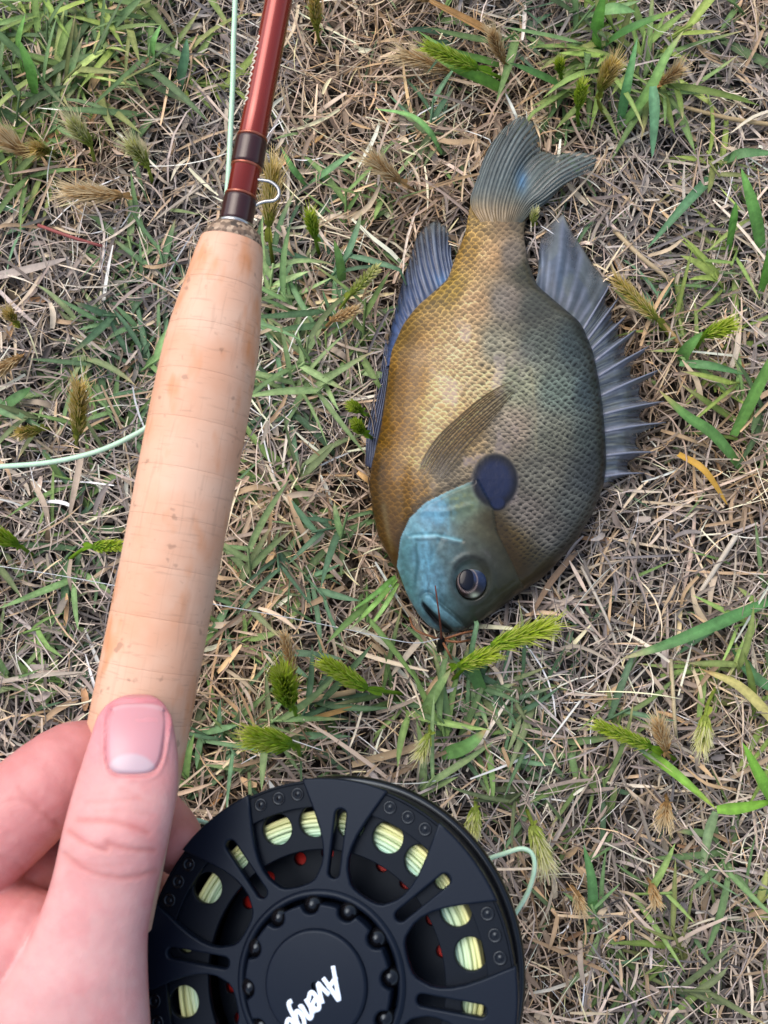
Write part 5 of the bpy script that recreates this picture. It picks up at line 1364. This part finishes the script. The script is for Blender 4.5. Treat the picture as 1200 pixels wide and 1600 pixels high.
# ------------------------------------------------------------------ person: the hand that holds the rod
person = empty('person', tuple(at_depth(60, 1700, .26)))
tag(person, 'bare left hand gripping the cork handle with its thumb laid along the top', 'person')
PO = np.array(person.location)
hv, hf, hoff = [], [], 0
def addp(V, Fc):
    global hoff
    hv.append(np.asarray(V)); hf.extend([tuple(int(i) + hoff for i in f) for f in Fc]); hoff += len(V)
def ball(c, r, n=14):
    u_, v_ = np.meshgrid(np.linspace(0, np.pi, n), np.linspace(0, 2 * np.pi, n * 2, endpoint=False), indexing='ij')
    V = np.asarray(c) + r * np.stack([np.sin(u_) * np.cos(v_), np.sin(u_) * np.sin(v_), np.cos(u_)], -1)
    i = np.arange(n * n * 2).reshape(n, n * 2); j = np.roll(i, -1, 1)
    addp(V.reshape(-1, 3), np.stack([i[:-1], i[1:], j[1:], j[:-1]], -1).reshape(-1, 4))
def finger(pts, rad, n=26):
    P = np.array([at_depth(*p) for p in pts]); Q = spline(np.c_[P, np.array(rad)], n)
    for k in range(len(Q)): ball(Q[k, :3], Q[k, 3], 12)
TH = [(1086, 193, 237), (1092, 178, 248), (1102, 164, 258), (1118, 152, 267), (1145, 143, 273), (1180, 132, 278), (1220, 119, 278.5), (1260, 108, 274), (1300, 98, 266), (1340, 90, 257), (1380, 80, 246), (1420, 66, 237), (1460, 48, 230), (1500, 24, 229), (1550, -8, 231), (1610, -44, 235), (1700, -80, 245), (1800, -90, 270)]
TH = np.array(TH, float)
vq = np.linspace(1086, 1800, 90)
Lq = np.interp(vq, TH[:, 0], TH[:, 1]); Rq = np.interp(vq, TH[:, 0], TH[:, 2])
Lq[6:] = smooth1(Lq, 3)[6:]; Rq[6:] = smooth1(Rq, 3)[6:]
dq = np.interp(vq, [1086, 1120, 1200, 1300, 1400, 1560, 1800], [.2455, .2425, .2400, .2375, .2380, .2400, .250])
rings = []
for v_, l_, r_, d_ in zip(vq, Lq, Rq, dq):
    c = at_depth((l_ + r_) / 2, v_, d_); hw = (r_ - l_) / 2 * d_ / F
    thk = min(hw * .80, .0125) * (1.0 if v_ > 1150 else np.interp(v_, [1086, 1150], [.92, 1.0]))
    a = np.linspace(0, 2 * np.pi, 40, endpoint=False)
    ca, sa = np.cos(a), np.sin(a)
    # flatter on the nail side near the tip
    fl = np.interp(v_, [1086, 1200, 1280], [.72, .78, 1.0])
    sa2 = np.where(sa < 0, sa * fl, sa)
    rings.append(c + np.outer(ca, RIGHT * hw) + np.outer(sa2, FWD * thk))
V = np.array(rings); m, n = V.shape[:2]; i = np.arange(m * n).reshape(m, n); j = np.roll(i, -1, 1)
fc = [tuple(x) for x in np.stack([i[:-1], j[:-1], j[1:], i[1:]], -1).reshape(-1, 4)] + [tuple(i[0][::-1]), tuple(i[-1])]
addp(V.reshape(-1, 3), fc)
finger([(-120, 1460, .256), (-50, 1345, .253), (20, 1275, .251), (118, 1196, .257), (160, 1210, .276), (215, 1255, .285), (262, 1300, .279), (281, 1326, .270)], [.0135, .0130, .0124, .0112, .0098, .0092, .0084, .0070], 34)
finger([(-120, 1590, .272), (-60, 1470, .266), (-5, 1400, .264), (72, 1335, .268), (140, 1345, .285), (215, 1390, .292), (255, 1430, .286), (268, 1455, .278)], [.0140, .0132, .0124, .0112, .0098, .0092, .0084, .0070], 34)
finger([(-110, 1680, .284), (-60, 1580, .282), (-10, 1510, .282), (60, 1455, .286), (130, 1470, .298), (195, 1510, .302), (225, 1550, .296)], [.0135, .0125, .0115, .0105, .0095, .0088, .0070], 30)
finger([(-90, 1780, .292), (-50, 1700, .292), (-10, 1640, .292), (50, 1600, .296), (110, 1620, .304), (160, 1660, .304)], [.0120, .0110, .0102, .0092, .0085, .0065], 26)
finger([(-110, 1480, .262), (-100, 1650, .268), (-60, 1850, .275), (-20, 2050, .285)], [.018, .022, .024, .026], 20)      # back of the hand
finger([(-60, 1600, .266), (-20, 1750, .268), (10, 1900, .278), (0, 2050, .288)], [.017, .022, .024, .026], 20)           # ball of the thumb
finger([(-10, 2050, .287), (0, 2250, .295), (20, 2600, .31), (40, 3000, .325)], [.028, .029, .033, .037], 26)               # wrist and forearm
finger([(-60, 1440, .262), (-10, 1440, .256), (40, 1470, .247)], [.012, .012, .012], 10)                                     # web between thumb and index
tmp = bpy.data.meshes.new('hand_parts'); tmp.from_pydata([tuple(p) for p in np.vstack(hv)], [], hf); tmp.update()
to = bpy.data.objects.new('hand_parts', tmp); COL.objects.link(to)
md = to.modifiers.new('r', 'REMESH'); md.mode = 'VOXEL'; md.voxel_size = .0006; md.use_smooth_shade = True
md = to.modifiers.new('s', 'SMOOTH'); md.factor = .5; md.iterations = 16
dg = bpy.context.evaluated_depsgraph_get(); dg.update()
hm = bpy.data.meshes.new_from_object(to.evaluated_get(dg))
bpy.data.objects.remove(to); bpy.data.meshes.remove(tmp)
nv_ = len(hm.vertices); co = np.zeros(nv_ * 3, np.float32); hm.vertices.foreach_get('co', co); co = co.reshape(-1, 3).astype(float)
no = np.zeros(nv_ * 3, np.float32); hm.vertex_normals.foreach_get('vector', no); no = no.reshape(-1, 3).astype(float)
hu, hvv = proj(co); hd = (co - CAM) @ FWD
toc = CAM - co; toc /= np.linalg.norm(toc, axis=1, keepdims=True)
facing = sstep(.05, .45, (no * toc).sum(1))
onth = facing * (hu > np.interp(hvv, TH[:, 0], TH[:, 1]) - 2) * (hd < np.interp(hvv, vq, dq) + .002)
CR = [([(122, 1281), (168, 1283), (203, 1290), (231, 1301)], 1.0, 3.2), ([(108, 1299), (130, 1316), (165, 1329)], 1.0, 3.2), ([(168, 1318), (203, 1327), (241, 1329)], 1.0, 3.2), ([(100, 1334), (130, 1358), (175, 1371), (210, 1371), (245, 1360)], .8, 3.2),
      ([(133, 1253), (175, 1251), (217, 1247)], .4, 3), ([(150, 1268), (190, 1266), (240, 1272)], .3, 3), ([(115, 1345), (150, 1352), (190, 1350)], .25, 3), ([(190, 1232), (215, 1245), (235, 1256)], .25, 2.5)]
dsp = np.zeros(nv_); red = np.zeros(nv_)
for ln, s_, w_ in CR:
    w_ = w_ * 1.35
    d_ = seg_dist(hu, hvv, [tuple(p) for p in spline(np.array(ln, float), 14)])
    gsn = np.exp(-(d_ / w_) ** 2) * s_ * onth
    dsp -= .00032 * gsn; red += gsn * .27 + np.exp(-(d_ / 14) ** 2) * s_ * onth * .10
CR2 = [([(30, 1230), (60, 1262), (92, 1288)], .6, 5), ([(0, 1255), (30, 1250), (62, 1262)], .4, 4), ([(0, 1440), (40, 1400), (70, 1380)], .4, 6), ([(0, 1340), (30, 1350), (66, 1392)], .4, 5)]
for ln, s_, w_ in CR2:
    d_ = seg_dist(hu, hvv, ln); gsn = np.exp(-(d_ / w_) ** 2) * s_ * facing * (1 - np.clip(onth, 0, 1))
    dsp -= .0005 * gsn; red += gsn * .16
# nail bed
def nail_rect(u, v):
    """signed distance-like value, <0 inside the nail"""
    f = np.clip((v - 1098) / 113.0, 0, 1); cu = 216.5 - 9.5 * f; hwid = 51.0 - 8.0 * f
    a = np.abs(u - cu) / hwid; b = np.abs(v - 1155) / 57.0
    return (a ** 4 + b ** 4) ** .25 - 1
nr = nail_rect(hu, hvv)
inn = onth * sstep(.06, -.02, nr)
dsp -= .00050 * inn
dsp += .00030 * onth * np.exp(-((nr - .09) / .05) ** 2)
dsp += (.00012 * (fbm(hu / 7, hvv / 7) - .5) + .00010 * (vnoise(hu / 22 + 5, hvv / 4.5) - .5) * np.exp(-((hvv - 1320) / 70) ** 2)) * facing
co2 = co + no * dsp[:, None]
base = np.array([238, 180, 178.]) * np.ones((nv_, 1))
blot = fbm(hu / 60 + 4, hvv / 60 + 8)
base = base + (sstep(.42, .62, blot) * .5)[:, None] * (np.array([236, 158, 158]) - base)
kn_ = np.exp(-(((hu - 175) / 75) ** 2 + ((hvv - 1315) / 45) ** 2)) * onth
base = base + (kn_ * .35)[:, None] * (np.array([238, 166, 166]) - base)
tip = sstep(1225, 1110, hvv) * onth
base = base + (tip * .55)[:, None] * (np.array([242, 156, 172]) - base)
base = base + ((1 - np.clip(onth, 0, 1)) * .8 * (hvv < 1600))[:, None] * (np.array([228, 148, 146]) - base)  # fingers beside the thumb toned darker, their shade put into the skin colour
cut = onth * np.exp(-((nr - .04) / .05) ** 2)
base = base + (cut * .30)[:, None] * (np.array([214, 112, 120]) - base)
base = base + np.clip(red, 0, 1)[:, None] * (np.array([196, 96, 88]) - base)
hm.vertices.foreach_set('co', (co2 - PO).astype(np.float32).ravel())
cc = np.ones((nv_, 4), np.float32); cc[:, :3] = srgb(np.clip(base + (fbm(hu / 16, hvv / 16 + 50) - .5)[:, None] * np.array([6, 18, 16]), 0, 255)) * .99
for a_ in list(hm.color_attributes): hm.color_attributes.remove(a_)
at_ = hm.color_attributes.new('Col', 'FLOAT_COLOR', 'POINT'); at_.data.foreach_set('color', cc.ravel())
hm.polygons.foreach_set('use_smooth', np.ones(len(hm.polygons), bool)); hm.materials.clear(); hm.update(); hm.name = 'hand'
hand = link('hand', hm, M_skin, person)
# thumb nail
sel = np.where((onth > .5) & (nr < .35))[0]
su, sv, sd_ = hu[sel], hvv[sel], hd[sel]
A_ = np.stack([np.ones(len(sel)), su - 212, sv - 1155, (su - 212) ** 2, (su - 212) * (sv - 1155), (sv - 1155) ** 2, (su - 212) ** 4 / 1e4], 1)
cf = np.linalg.lstsq(A_, sd_, rcond=None)[0]
nu, nw = 40, 44
S_, T_ = np.meshgrid(np.linspace(-1, 1, nu), np.linspace(-1, 1, nw), indexing='ij')
# square to superellipse
k_ = np.maximum(np.abs(S_), np.abs(T_)) / ((S_ ** 4 + T_ ** 4) ** .25 + 1e-9)
a1, b1 = S_ * k_ * .99, T_ * k_ * .99
nvv = 1155 + 57 * b1; ff = np.clip((nvv - 1098) / 113, 0, 1); nuu = 216.5 - 9.5 * ff + (51 - 8 * ff) * a1
x_ = nuu - 212; y_ = nvv - 1155
dn = cf[0] + cf[1] * x_ + cf[2] * y_ + cf[3] * x_ ** 2 + cf[4] * x_ * y_ + cf[5] * y_ ** 2 + cf[6] * x_ ** 4 / 1e4
rim_ = (a1 ** 4 + b1 ** 4) ** .25
dn = dn - .00010 + .0009 * sstep(.86, 1.0, rim_) * (b1 > -.8) + .0002 * sstep(.9, 1, rim_)
Pn = CAM + rays(np.stack([nuu, nvv], -1)) * dn[..., None]
ncol_ = np.array([240, 170, 178.]) * np.ones((nu, nw, 1))
ncol_ = ncol_ + (sstep(1120, 1175, nvv) * .35)[..., None] * (np.array([244, 190, 202]) - ncol_)
lun = 1 - sstep(.85, 1.05, np.hypot((nuu - 205) / 42, (nvv - 1210) / 34))
ncol_ = ncol_ + lun[..., None] * .92 * (np.array([234, 208, 218]) - ncol_)
fe_ = sstep(1108, 1099, nvv + ((nuu - 214) / 51) ** 2 * -10)
ncol_ = ncol_ + fe_[..., None] * .7 * (np.array([250, 214, 218]) - ncol_)
ncol_ = ncol_ * (1 - .25 * sstep(.92, 1, rim_)[..., None] * np.array([.2, 1, .9]))
i = np.arange(nu * nw).reshape(nu, nw)
q = np.stack([i[:-1, :-1], i[:-1, 1:], i[1:, 1:], i[1:, :-1]], -1).reshape(-1, 4)
link('thumb_nail', make_mesh('thumb_nail', Pn.reshape(-1, 3) - PO, q, (srgb(np.clip(ncol_, 0, 255)) * .90).reshape(-1, 3)), M_nail, hand)
